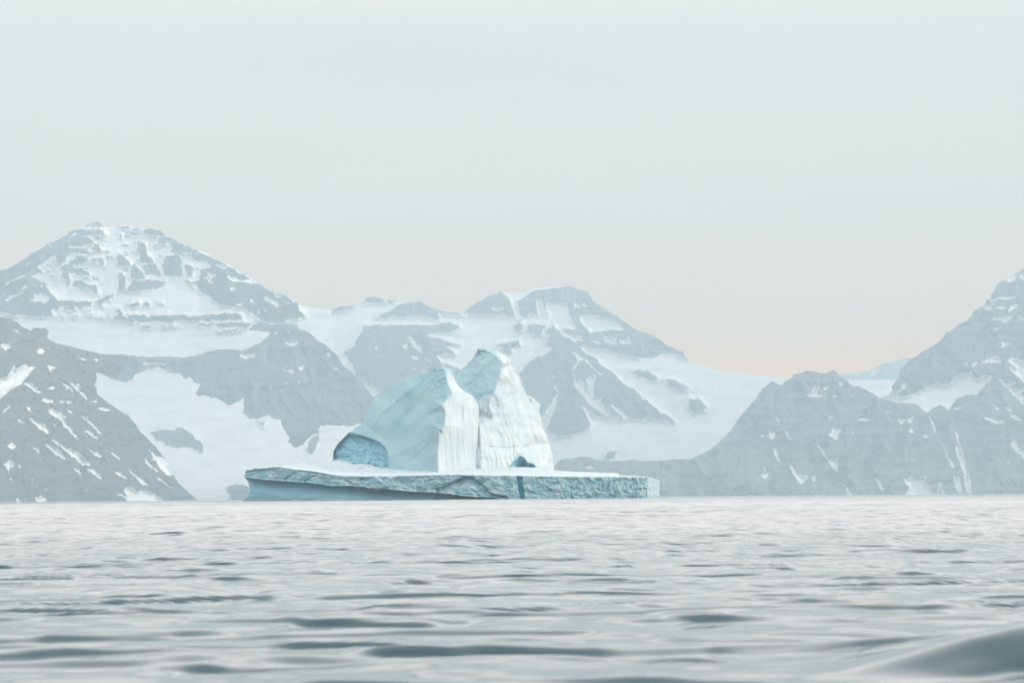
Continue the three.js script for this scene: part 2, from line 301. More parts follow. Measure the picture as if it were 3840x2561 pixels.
// big banded mountain behind, on the left
mountain('mountain', { seed: 37, label: 'broad snowy mountain with banded rock layers behind on the left', far: 8200, base: 'a', rough: 4, slope: 0.7, detail: 0.15, rock: 0.75, amount: 70, amp: 7, wave: 22,
  outline: [...S0(-160, 1120), ...M1(-300, 800, 0, 712, 90, 690, 150, 655, 250, 605, 320, 560, 405, 505, 430, 460, 520, 440, 600, 395, 630, 375, 640, 340, 690, 320, 720, 325, 770, 300, 880, 245, 920, 185, 1030, 160, 1120, 125, 1220, 80, 1270, 45, 1370, 45, 1410, 80, 1450, 108, 1600, 108, 1720, 105, 1830, 110, 1960, 130, 2110, 140, 2200, 165, 2290, 235),
    ...M2(330, 285, 490, 355, 600, 400, 770, 470, 900, 545, 1000, 600, 1100, 635, 1180, 690, 1290, 755, 1380, 800, 1410, 840, 1500, 890, 1640, 985, 1760, 1030, 1840, 1040, 1930, 1085, 2000, 1135, 2040, 1170, 2120, 1205, 2220, 1225, 2351, 1232, 2500, 1260), ...S0(1260, 1420, 500, 1420, -160, 1400)],
  shapes: [...rocks(
      M1(-300, 800, 0, 712, 430, 460, 650, 335, 690, 320, 770, 300, 880, 245, 920, 185, 1030, 160, 1100, 148, 1260, 148, 1420, 155, 1450, 215, 1320, 215, 1210, 228, 1120, 235, 1230, 255, 1300, 330, 1220, 345, 1100, 358, 920, 365, 950, 410, 1090, 400, 1150, 420, 1250, 470, 1100, 482, 960, 480, 870, 600, 830, 640, 790, 610, 762, 570, 765, 490, 690, 540, 600, 600, 480, 680, 560, 700, 560, 720, 430, 800, 520, 860, 600, 870, 640, 960, 690, 1020, 780, 1110, 650, 1150, 560, 1150, 510, 1040, 450, 1040, 480, 1100, 300, 1150, -300, 1130),
      M1(-300, 1100, 300, 1140, 650, 1130, 830, 1130, 1250, 1140, 1245, 1210, 820, 1210, 800, 1240, 680, 1250, 740, 1330, 640, 1345, 300, 1325, 180, 1330, 0, 1270, -300, 1230), M1(870, 1250, 900, 1220, 1000, 1218, 1050, 1245), M1(1230, 75, 1270, 45, 1370, 45, 1410, 85, 1280, 70, 1200, 130, 1150, 130),
      M1(930, 620, 1000, 560, 1080, 500, 1190, 535, 1210, 580, 1150, 610, 1000, 640, 1010, 690, 1120, 680, 1160, 700, 1080, 720, 1180, 720, 1260, 775, 1050, 770, 1030, 740, 930, 750, 960, 830, 960, 935, 920, 935, 880, 800, 850, 780, 840, 680, 870, 640),
      M1(980, 935, 1040, 845, 1110, 850, 1150, 900, 1300, 910, 1340, 960, 1340, 1030, 1290, 1040, 1260, 980, 1210, 945), M1(1140, 820, 1200, 805, 1270, 850, 1190, 860), M1(1290, 420, 1290, 350, 1340, 360, 1400, 430, 1330, 460), M1(1240, 550, 1320, 550, 1320, 620, 1270, 610), M1(1340, 530, 1400, 540, 1425, 630, 1350, 620)),
    ...rocks(M1(1590, 540, 1640, 495, 1700, 520, 1800, 620, 1700, 640, 1620, 620), M1(1620, 760, 1640, 720, 1720, 800, 1740, 920, 1700, 970, 1610, 975, 1640, 900), M1(1820, 640, 1890, 670, 1980, 770, 2010, 810, 1780, 830, 1800, 740),
      M1(1740, 990, 1800, 870, 1830, 835, 2070, 850, 2270, 860, 2250, 940, 2100, 970, 1900, 985), M1(1300, 1150, 1450, 1070, 1580, 1030, 1480, 1120, 1380, 1160, 1420, 1200, 1350, 1190), M1(1745, 1180, 1800, 1150, 1900, 1150, 1930, 1200, 1800, 1200), M1(1950, 1190, 2010, 1150, 2060, 1170, 2050, 1205),
      M1(1640, 180, 1680, 220, 1680, 270, 1630, 260), M1(1620, 110, 1720, 108, 1790, 150, 1700, 145), M1(1830, 112, 1960, 130, 1900, 140), M1(2010, 138, 2110, 140, 2200, 165, 2290, 235, 2150, 228, 2010, 208, 1960, 190), M1(2180, 1160, 2230, 1150, 2220, 1165), M1(1590, 1250, 1650, 1240, 1680, 1320, 1620, 1320),
      M1(1900, 330, 2000, 340, 2010, 480, 2120, 600, 2100, 620, 1930, 600, 1890, 440), M1(1960, 640, 2130, 610, 2230, 790, 1990, 770)),
    ...rocks([...M1(1550, 1370, 1620, 1320, 1720, 1350, 1750, 1385, 1760, 1330, 1850, 1320, 1900, 1350, 1960, 1330, 2030, 1360, 2130, 1330, 2250, 1340), ...M2(60, 1340, 250, 1330, 380, 1320, 520, 1335, 545, 1360, 620, 1340, 800, 1320, 1000, 1310, 1110, 1290, 1150, 1300, 1260, 1330, 1270, 1390, 1020, 1390, 860, 1400, 700, 1400, 535, 1400, 400, 1390, 330, 1420, 230, 1410, 100, 1420), ...M1(2290, 1425, 2200, 1405, 2130, 1410, 1980, 1425, 1900, 1410, 1820, 1420, 1740, 1400)],
      M2(670, 1480, 690, 1440, 790, 1445, 780, 1480), M2(790, 1480, 800, 1445, 880, 1440, 880, 1465), M2(905, 1470, 940, 1440, 1130, 1430, 1290, 1430, 1400, 1440, 1320, 1500, 1200, 1490, 1000, 1490), M1(1930, 1480, 2050, 1460, 2090, 1490, 2040, 1510, 1960, 1500), M1(2190, 1480, 2280, 1460, 2270, 1495), M2(310, 1480, 400, 1465, 410, 1485), M2(900, 1540, 1200, 1520, 1290, 1505, 1220, 1535, 1000, 1550),
      M1(820, 1265, 870, 1255, 960, 1275, 900, 1270), M1(990, 1345, 1020, 1325, 1060, 1330, 1050, 1350), M1(1210, 1310, 1260, 1300, 1270, 1340, 1220, 1335), M1(1325, 1340, 1350, 1345, 1340, 1365), M1(1150, 1255, 1250, 1250, 1240, 1262), M1(1390, 1355, 1420, 1355, 1405, 1370), M1(840, 1325, 860, 1330, 850, 1350), M1(1500, 1358, 1525, 1358, 1515, 1370)),
    ...rocks(M2(200, 235, 300, 270, 1000, 600, 1400, 830, 1640, 985, 1840, 1040, 2040, 1170, 2070, 1280, 2170, 1345, 2050, 1362, 1900, 1380, 1880, 1420, 1710, 1440, 1520, 1400, 1400, 1300, 1290, 1240, 1060, 1190, 1000, 1190, 850, 1100, 620, 930, 510, 860, 640, 865, 700, 850, 680, 790, 740, 690, 850, 650, 800, 600, 640, 590, 570, 520, 430, 490, 290, 450, 300, 360, 230, 350),
      M2(180, 700, 190, 560, 240, 520, 390, 490, 430, 570, 440, 640, 460, 780, 190, 780), M2(480, 640, 560, 630, 610, 680, 600, 770, 510, 790), M2(110, 260, 190, 250, 230, 330, 120, 340), M2(640, 640, 670, 700, 620, 720), M2(380, 855, 520, 850, 560, 862, 440, 862), M2(690, 680, 760, 700, 820, 770, 700, 780)),
    ...snows(M2(880, 620, 1000, 625, 1110, 660, 1000, 690, 950, 660), M2(1040, 770, 1110, 790, 1250, 850, 1400, 830, 1500, 900, 1300, 870, 1200, 870, 1100, 850), M2(1100, 960, 1180, 920, 1160, 1000, 1120, 990), M2(1160, 1160, 1280, 1150, 1290, 1220, 1200, 1190), M2(1360, 1100, 1430, 1110, 1420, 1160), M2(1560, 1070, 1640, 1080, 1760, 1150, 1840, 1190, 1760, 1215, 1690, 1180, 1640, 1130, 1590, 1120),
      M2(1690, 1010, 1800, 1040, 1830, 1090, 1740, 1080), M2(1860, 1160, 1960, 1150, 1900, 1172), M2(1030, 1185, 1180, 1240, 1330, 1250, 1480, 1340, 1540, 1400, 1440, 1430, 1330, 1390, 1280, 1330, 1150, 1270), M2(700, 820, 790, 790, 870, 860, 860, 900, 790, 850), M2(1480, 1270, 1520, 1230, 1520, 1290), M2(1570, 1240, 1640, 1245, 1580, 1280), M2(770, 730, 840, 770, 930, 760, 860, 830),
      M2(2050, 1200, 2160, 1270, 2240, 1330, 2350, 1380, 2150, 1340, 2070, 1270), M2(430, 470, 640, 475, 790, 478, 640, 490, 430, 490), M2(550, 470, 590, 400, 600, 405, 570, 475)),
    ...snows(M1(230, 770, 330, 745, 320, 760, 240, 775), M1(60, 920, 90, 860, 170, 815, 370, 780, 330, 810, 130, 860), M1(270, 960, 310, 925, 375, 905, 370, 950, 290, 965), M1(50, 1120, 170, 1050, 320, 1005, 310, 1030, 200, 1080, 80, 1140), M1(320, 655, 460, 580, 440, 600, 350, 655), M1(900, 300, 1000, 230, 1080, 195, 1050, 220, 960, 270), M1(660, 370, 700, 330, 690, 360), M1(540, 910, 560, 905, 580, 945, 550, 945), M1(480, 770, 520, 760, 510, 800),
      M1(520, 1040, 620, 1035, 680, 1120, 640, 1160, 570, 1150, 530, 1090))],
  spread: (f, x, y) => {                         // snow lies on the ledges of the layered rock, rock stands out of the thin snow
    if (y > 1128 && x < 900) return f;
    const strata = noise(x / 55, y / 5.5, 41) + 0.7 * noise(x / 24, y / 3.6, 44), streak = noise(x / 7 + y / 30, y / 34, 43), n = strata * 0.75 + streak * 0.55;
    if (f > 0) return n > 0.46 ? Math.min(f, (0.46 - n) * 12) : f;
    const steep = smooth(60, 160, x) * (1 - smooth(520, 860, x)) * (1 - smooth(1050, 1100, y)) * (1 - 0.8 * smooth(395, 430, x) * (1 - smooth(440, 470, x)));
    return steep > 0.05 && n > 0.80 - 0.40 * steep ? Math.max(f, (n - 0.80 + 0.40 * steep) * 12) : f;
  } });

// the snowy massif in the middle with its summit block and the dark pyramid below it
mountain('mountain', { seed: 47, label: 'wide snow covered massif in the middle with a flat rock summit', far: 9400, base: 'a', rough: 3.2, rock: 1.05, amount: 90, amp: 6, slope: 1.0,
  outline: [...S0(960, 1150), ...V5(300, 195, 460, 200, 530, 218, 640, 228, 740, 235, 800, 215, 900, 205, 1000, 172, 1010, 140, 1070, 130, 1130, 145, 1160, 168, 1200, 160, 1250, 162, 1260, 180, 1310, 178, 1430, 168, 1520, 215, 1650, 258, 1700, 255, 1750, 262, 1790, 262), ...V6(130, 290, 160, 272, 220, 245, 250, 215, 350, 185, 390, 190, 550, 185, 570, 170, 600, 160, 700, 150, 800, 145, 860, 143, 910, 165, 1000, 190, 1020, 230, 1030, 260, 1150, 330, 1240, 390, 1340, 460, 1480, 510, 1600, 590, 1690, 625, 1725, 682, 1830, 722, 1950, 760, 2200, 795, 2351, 808, 2600, 825, 2900, 850), ...S0(3200, 1500, 3200, FOOT, 940, FOOT)],
  shapes: [...rocks(V5(700, 240, 800, 212, 900, 200, 1000, 168, 1010, 135, 1070, 125, 1130, 145, 1170, 175, 1000, 182, 930, 195, 880, 225, 800, 240), V5(1170, 178, 1180, 160, 1250, 160, 1255, 178), V5(1090, 300, 1130, 265, 1200, 250, 1260, 205, 1320, 178, 1430, 165, 1520, 213, 1580, 260, 1600, 310, 1570, 310, 1520, 280, 1400, 280, 1220, 285, 1190, 305), V5(1530, 215, 1650, 255, 1750, 258, 1800, 280, 1700, 278, 1600, 258),
      V5(985, 365, 1070, 358, 1150, 365, 1270, 358, 1430, 358, 1520, 362, 1620, 352, 1590, 330, 1680, 345, 1720, 365, 1760, 375, 1720, 400, 1650, 415, 1560, 425, 1480, 445, 1600, 470, 1690, 500, 1770, 510, 1700, 520, 1640, 530, 1730, 580, 1600, 590, 1570, 610, 1620, 660, 1700, 690, 1780, 715, 1800, 760, 1700, 900, 1500, 1000, 1300, 1000, 1120, 880, 1060, 830, 950, 800, 930, 760, 900, 680, 860, 620, 830, 580, 920, 520, 930, 470, 970, 430)),
    ...rocks(V6(75, 340, 130, 290, 220, 245, 250, 210, 350, 183, 400, 215, 430, 290, 460, 370, 400, 355, 360, 335, 300, 355, 200, 345, 130, 340),
      V6(475, 260, 550, 200, 600, 172, 700, 160, 860, 140, 910, 160, 1000, 188, 1030, 258, 1150, 328, 1240, 388, 1340, 458, 1480, 508, 1600, 588, 1690, 622, 1725, 680, 1640, 640, 1540, 640, 1470, 670, 1400, 670, 1250, 640, 1100, 600, 920, 580, 900, 550, 870, 540, 820, 480, 800, 460, 900, 460, 895, 430, 860, 370, 840, 290, 840, 260, 690, 255, 680, 300, 650, 240, 600, 240, 620, 350, 600, 350, 560, 310, 560, 360, 500, 360, 480, 320),
      V6(445, 440, 480, 405, 510, 430, 500, 475, 460, 470), V6(545, 440, 580, 420, 690, 435, 640, 500, 590, 490, 550, 465), V6(325, 570, 440, 550, 475, 530, 490, 570, 440, 595, 400, 600, 360, 590), V6(330, 610, 420, 600, 440, 630, 400, 645), V6(470, 385, 510, 385, 500, 398), V6(680, 330, 710, 340, 700, 362)),
    ...rocks(V6(735, 430, 790, 490, 870, 540, 920, 580, 960, 620, 1010, 660, 1060, 680, 1090, 730, 1170, 770, 1240, 850, 1340, 910, 1440, 1000, 1500, 1040, 1520, 1080, 1560, 1080, 1620, 1135, 1510, 1120, 1420, 1090, 1400, 1125, 1300, 1110, 1230, 1040, 1140, 1000, 1260, 1110, 1230, 1130, 1090, 1000, 1080, 960, 1030, 940, 1030, 880, 1060, 790, 980, 810, 990, 910, 940, 820, 900, 780, 880, 800, 900, 890, 950, 940, 1000, 1010, 1130, 1100, 1080, 1110, 1010, 1060, 940, 1010, 960, 1060, 1010, 1160, 990, 1190, 900, 1225, 760, 1245, 720, 1225, 690, 1190, 740, 1050, 770, 1000, 760, 930, 720, 1000, 650, 1110, 600, 1060, 480, 780, 560, 700, 630, 650, 660, 660, 730, 600, 690, 560, 700, 490, 670, 520, 690, 470),
      V6(1320, 770, 1390, 755, 1430, 765, 1510, 820, 1480, 840, 1410, 825, 1350, 800), V6(1555, 830, 1600, 825, 1680, 860, 1735, 890, 1690, 905, 1630, 885), V6(1730, 965, 1800, 965, 1870, 1030, 1810, 1070, 1770, 1080, 1730, 1030), V6(1120, 1385, 1150, 1350, 1205, 1355, 1190, 1390, 1140, 1420), V6(-10, 430, 40, 430, 50, 445, 10, 465)),
    ...snows(V5(990, 440, 1035, 430, 1030, 445), V5(1080, 525, 1110, 520, 1100, 570, 1085, 570), V5(1280, 485, 1360, 488, 1350, 495), V5(1290, 515, 1340, 515, 1350, 560, 1310, 545), V5(1340, 455, 1380, 460, 1410, 500, 1475, 580, 1440, 580, 1390, 530, 1370, 490), V5(1360, 610, 1440, 625, 1430, 640, 1380, 635), V5(1470, 615, 1500, 620, 1540, 660, 1490, 645), V5(1215, 705, 1255, 710, 1240, 722), V5(1370, 700, 1400, 700, 1400, 735), V5(1300, 712, 1320, 705, 1310, 722), V5(1560, 530, 1600, 545, 1590, 560), V5(1300, 250, 1390, 250, 1380, 258), V5(1100, 445, 1140, 442, 1130, 452), V5(1250, 432, 1330, 435, 1420, 440, 1330, 442), V5(1015, 530, 1045, 515, 1035, 540)),
    ...snows(V6(270, 300, 370, 285, 380, 310, 340, 325, 300, 320), V6(940, 260, 970, 255, 1000, 290, 960, 290), V6(930, 360, 1000, 350, 1130, 370, 1250, 450, 1260, 475, 1180, 465, 1050, 470, 1010, 490, 960, 440, 930, 400), V6(1000, 530, 1080, 550, 1090, 570, 1040, 560), V6(1080, 480, 1130, 510, 1200, 510, 1200, 570, 1150, 560, 1110, 540), V6(1210, 535, 1300, 535, 1310, 570, 1240, 565), V6(1240, 500, 1300, 505, 1300, 530), V6(790, 470, 840, 490, 940, 500, 960, 550, 890, 550, 830, 510), V6(1370, 545, 1400, 560, 1412, 578), V6(1440, 520, 1500, 550, 1560, 590, 1500, 562),
      V6(875, 260, 900, 255, 930, 300, 900, 310), V6(1140, 385, 1220, 420, 1330, 505, 1340, 525, 1250, 440), V6(590, 245, 620, 240, 640, 250, 610, 258),
      V6(735, 860, 790, 910, 780, 930, 740, 890), V6(870, 610, 900, 620, 1000, 700, 1060, 760, 1130, 820, 1080, 790, 960, 690, 935, 680, 900, 740, 890, 770, 875, 740, 918, 680, 880, 640), V6(712, 755, 740, 800, 730, 825), V6(1400, 1030, 1430, 1035, 1415, 1045), V6(1130, 990, 1260, 1105, 1225, 1090), V6(820, 685, 840, 690, 835, 700))],
  spread: (f, x, y) => {
    if (!(f > 0)) return f;
    const summit = smooth(1720, 1800, x) * (1 - smooth(1260, 1320, y)) * smooth(1110, 1130, y), n = noise(x / 30, y / 4.6, 51) * 0.8 + noise(x / 8 - y / 26, y / 24, 52) * 0.7, l = 1.0 - 0.55 * summit;
    return n > l ? Math.min(f, (l - n) * 12) : f;
  } });

// dark rock shoulder between the two, dropping towards the iceberg
mountain('mountain', { seed: 53, label: 'dark grey rock shoulder standing behind the left end of the iceberg', far: 7900, base: 'b', rough: 5, rock: 1, amount: 80, amp: 6,
  outline: [...S0(220, 1300), ...V4(600, 330, 780, 374, 900, 374, 1150, 394, 1300, 389, 1450, 397, 1560, 372, 1700, 337, 1800, 335, 1870, 345, 1930, 330), ...V3(1900, 960, 1950, 915, 1985, 872, 1830, 862, 1830, 842, 1890, 800, 1960, 812, 2060, 812), ...V5(250, 350, 390, 352, 460, 360, 470, 395, 550, 420, 590, 450, 610, 480, 700, 530, 740, 575, 780, 610, 830, 690, 890, 730, 930, 770, 1000, 860, 1060, 930, 1150, 1010, 1300, 1120), ...S0(1500, 1640, 1250, 1760, 220, 1760)],
  shapes: snows(V5(340, 515, 370, 490, 420, 480, 460, 475, 465, 515, 410, 530), V5(690, 590, 710, 580, 740, 620, 720, 615), V5(735, 590, 760, 600, 750, 605), V5(725, 700, 770, 695, 800, 720, 770, 725), V5(815, 705, 845, 712, 835, 716), V5(320, 705, 340, 705, 370, 725, 400, 710, 410, 700, 430, 740, 420, 760, 395, 735, 350, 730), V5(465, 705, 510, 675, 500, 715, 480, 722), V5(345, 810, 390, 815, 380, 830, 360, 830), V5(300, 880, 345, 882, 320, 890), V5(-20, 605, 60, 590, 130, 595, 110, 625, 30, 630), V5(270, 420, 310, 405, 280, 440), V5(370, 410, 405, 395, 390, 415), V5(150, 440, 210, 425, 250, 415, 200, 470, 170, 480), V5(460, 810, 490, 815, 470, 830), V5(600, 810, 620, 808, 612, 820), V5(945, 1095, 985, 1100, 960, 1104),
    V5(610, 1200, 655, 1165, 650, 1190, 630, 1205), V4(830, 420, 900, 420, 930, 450, 870, 430), V4(1110, 440, 1170, 425, 1320, 435, 1290, 460, 1200, 450, 1140, 462)),
  spread: flecks(54, 0.68, 14, 9) });

// the left-hand glacier, coming down behind the front slope to the shore
mountain('glacier', { seed: 57, label: 'pale glacier tongue coming down to the shore left of the iceberg', far: (x, y) => lerp(7700, 6900, smooth(1350, 1880, y)), base: 'a', slope: 0.4, rough: 7, amount: 45, gully: 1, amp: 7, wave: 20, snow: 0.82,
  outline: [...V4(700, 520, 745, 520, 770, 512, 830, 545, 890, 580, 960, 588, 1030, 575, 1060, 530, 1100, 515, 1160, 490, 1240, 470, 1300, 510, 1340, 520, 1410, 525, 1440, 560, 1490, 555, 1520, 590, 1570, 605, 1550, 650, 1530, 690, 1640, 705, 1760, 745, 1800, 775, 1850, 750, 1900, 722, 1910, 790, 1900, 830, 1960, 880, 2020, 885, 2085, 850), ...V5(260, 1100, 320, 1115, 345, 1200, 395, 1250, 380, 1300, 440, 1340, 500, 1320, 545, 1270, 590, 1235, 620, 1250, 640, 1160, 690, 1165, 780, 1160, 860, 1175, 980, 1150), ...S0(1400, 1570, 1640, 1640, 1640, FOOT, 350, FOOT, 330, 1500)],
  shapes: rocks(V4(1175, 985, 1200, 970, 1230, 975, 1280, 958, 1340, 965, 1390, 975, 1375, 955, 1430, 950, 1500, 1005, 1570, 1060, 1600, 1140, 1570, 1140, 1510, 1110, 1450, 1100, 1380, 1110, 1300, 1080, 1290, 1060, 1240, 1055, 1210, 1035), V4(1770, 1430, 1800, 1400, 1860, 1395, 2000, 1412, 2000, 1540, 1820, 1515, 1780, 1460), V4(2050, 905, 2075, 900, 2065, 940, 2045, 935), V5(150, 1140, 200, 1140, 180, 1170), V5(545, 1300, 600, 1250, 640, 1240, 620, 1300, 590, 1389, 540, 1400, 530, 1350)) });

// front slope at the left edge
mountain('mountain', { seed: 59, label: 'nearest dark rocky slope at the left edge dotted with slanting snow patches', far: (x, y) => 5500 + 1.1 * Math.max(0, x), base: 'b', rough: 4, rock: 0.7, amount: 70, amp: 5, wave: 18,
  outline: [...S0(-160, 1130), ...V4(0, 82, 45, 88, 90, 102, 130, 125, 170, 160, 240, 190, 240, 176, 290, 166, 350, 170, 372, 185, 380, 205, 360, 225, 385, 238, 340, 240, 380, 258, 440, 290, 560, 312, 640, 338, 720, 350, 780, 372, 900, 380, 1000, 400, 960, 480, 900, 560, 830, 535, 760, 510, 745, 530, 755, 560, 740, 610, 755, 650, 760, 690, 800, 715, 850, 755, 930, 812, 1000, 850, 1060, 925, 1100, 985, 1180, 1060, 1250, 1140, 1300, 1205, 1330, 1290, 1400, 1385, 1470, 1450, 1545, 1520), ...S0(760, FOOT, -160, FOOT)],
  shapes: [...snows(V4(-60, 560, 50, 550, 90, 480, 105, 455, 115, 490, 200, 450, 215, 470, 280, 470, 210, 540, 160, 605, 100, 640, -60, 760), V4(180, 600, 250, 598, 310, 655, 360, 670, 290, 680, 255, 660, 240, 640), V4(305, 720, 350, 715, 425, 740, 390, 755, 340, 745), V4(435, 735, 470, 735, 510, 765), V4(495, 738, 590, 760, 530, 758), V4(-20, 290, 70, 290, 82, 320, 60, 330, 40, 350, 20, 320), V4(280, 350, 310, 320, 350, 350, 320, 380), V4(100, 180, 140, 185, 160, 210, 120, 205), V4(200, 205, 235, 212, 225, 220), V4(360, 450, 400, 465, 440, 475, 400, 490, 420, 520, 380, 490), V4(460, 565, 500, 600, 575, 660, 560, 665, 490, 605), V4(525, 575, 570, 590, 635, 630, 610, 650, 665, 685, 690, 750, 650, 710, 600, 660, 570, 620), V4(370, 625, 430, 630, 420, 650, 380, 640), V4(690, 735, 785, 745, 740, 755), V4(750, 790, 800, 790, 860, 800, 855, 815, 790, 810), V4(200, 785, 235, 790, 240, 825, 215, 810), V4(240, 330, 270, 360, 250, 345), V4(610, 400, 650, 398, 690, 425, 640, 415), V4(700, 405, 770, 415, 760, 430)),
    ...snows(V4(365, 815, 420, 805, 480, 835, 520, 870, 500, 885, 560, 960, 610, 1030, 580, 1020, 510, 950, 480, 900, 430, 865), V4(515, 795, 550, 810, 570, 840, 540, 830), V4(600, 830, 690, 880, 760, 960, 830, 1030, 780, 1000, 700, 920), V4(215, 870, 260, 880, 330, 910, 360, 950, 390, 1005, 340, 980, 280, 940), V4(125, 880, 150, 890, 180, 915, 150, 910), V4(660, 970, 700, 975, 765, 1020, 760, 1040, 720, 1020), V4(390, 1035, 420, 1040, 520, 1110, 560, 1110, 640, 1160, 710, 1240, 640, 1250, 620, 1220, 560, 1180, 500, 1120, 440, 1075), V4(330, 1065, 400, 1085, 470, 1130, 515, 1195, 470, 1180, 400, 1130), V4(640, 1080, 700, 1120, 770, 1140, 810, 1185, 740, 1170, 700, 1130), V4(255, 1105, 285, 1110, 310, 1140, 290, 1140), V4(860, 1135, 900, 1160, 940, 1190, 960, 1220, 900, 1180), V4(555, 1250, 610, 1280, 650, 1330, 600, 1300), V4(670, 1265, 740, 1275, 780, 1310, 800, 1360, 740, 1320), V4(885, 1285, 960, 1305, 1000, 1345, 980, 1350, 920, 1320), V4(980, 1250, 1060, 1320, 1130, 1370, 1180, 1420, 1120, 1395, 1040, 1330), V4(410, 925, 440, 940, 425, 942), V4(660, 1010, 680, 1012, 670, 1022), V4(770, 1065, 800, 1072, 790, 1080), V4(800, 1195, 835, 1215, 820, 1218)),
    ...snows(V4(975, 1420, 1010, 1410, 1080, 1445, 1150, 1435, 1220, 1470, 1290, 1530, 1000, 1530, 950, 1470, 990, 1490, 970, 1440), V4(905, 1455, 960, 1470, 1005, 1518, 960, 1500), V4(270, 1495, 320, 1480, 345, 1500, 370, 1550, 285, 1550), V4(115, 1500, 145, 1490, 158, 1560, 135, 1560), V4(20, 1230, 45, 1225, 60, 1200, 105, 1220, 100, 1260, 65, 1270, 90, 1380, 70, 1340, 45, 1260), V4(50, 1090, 90, 1060, 125, 1100, 80, 1120), V4(130, 1245, 160, 1240, 155, 1270), V4(10, 830, 70, 770, 60, 800, 25, 835), V4(-10, 1465, 40, 1500, 20, 1490), V4(1165, 1115, 1210, 1160, 1300, 1205, 1345, 1290, 1350, 1330, 1300, 1320, 1240, 1250, 1200, 1190), V4(1120, 1180, 1180, 1240, 1260, 1310, 1240, 1300, 1150, 1240), V4(1205, 1320, 1300, 1380, 1400, 1450, 1340, 1420, 1240, 1360), V4(650, 1410, 680, 1440, 665, 1440), V4(705, 1380, 725, 1385, 715, 1395), V4(320, 1430, 390, 1432, 350, 1440), V4(245, 1355, 260, 1355, 252, 1385))],
  spread: flecks(60, 0.46, 11, 5, (x, y) => 1 - 0.25 * smooth(1700, 1800, y)) });

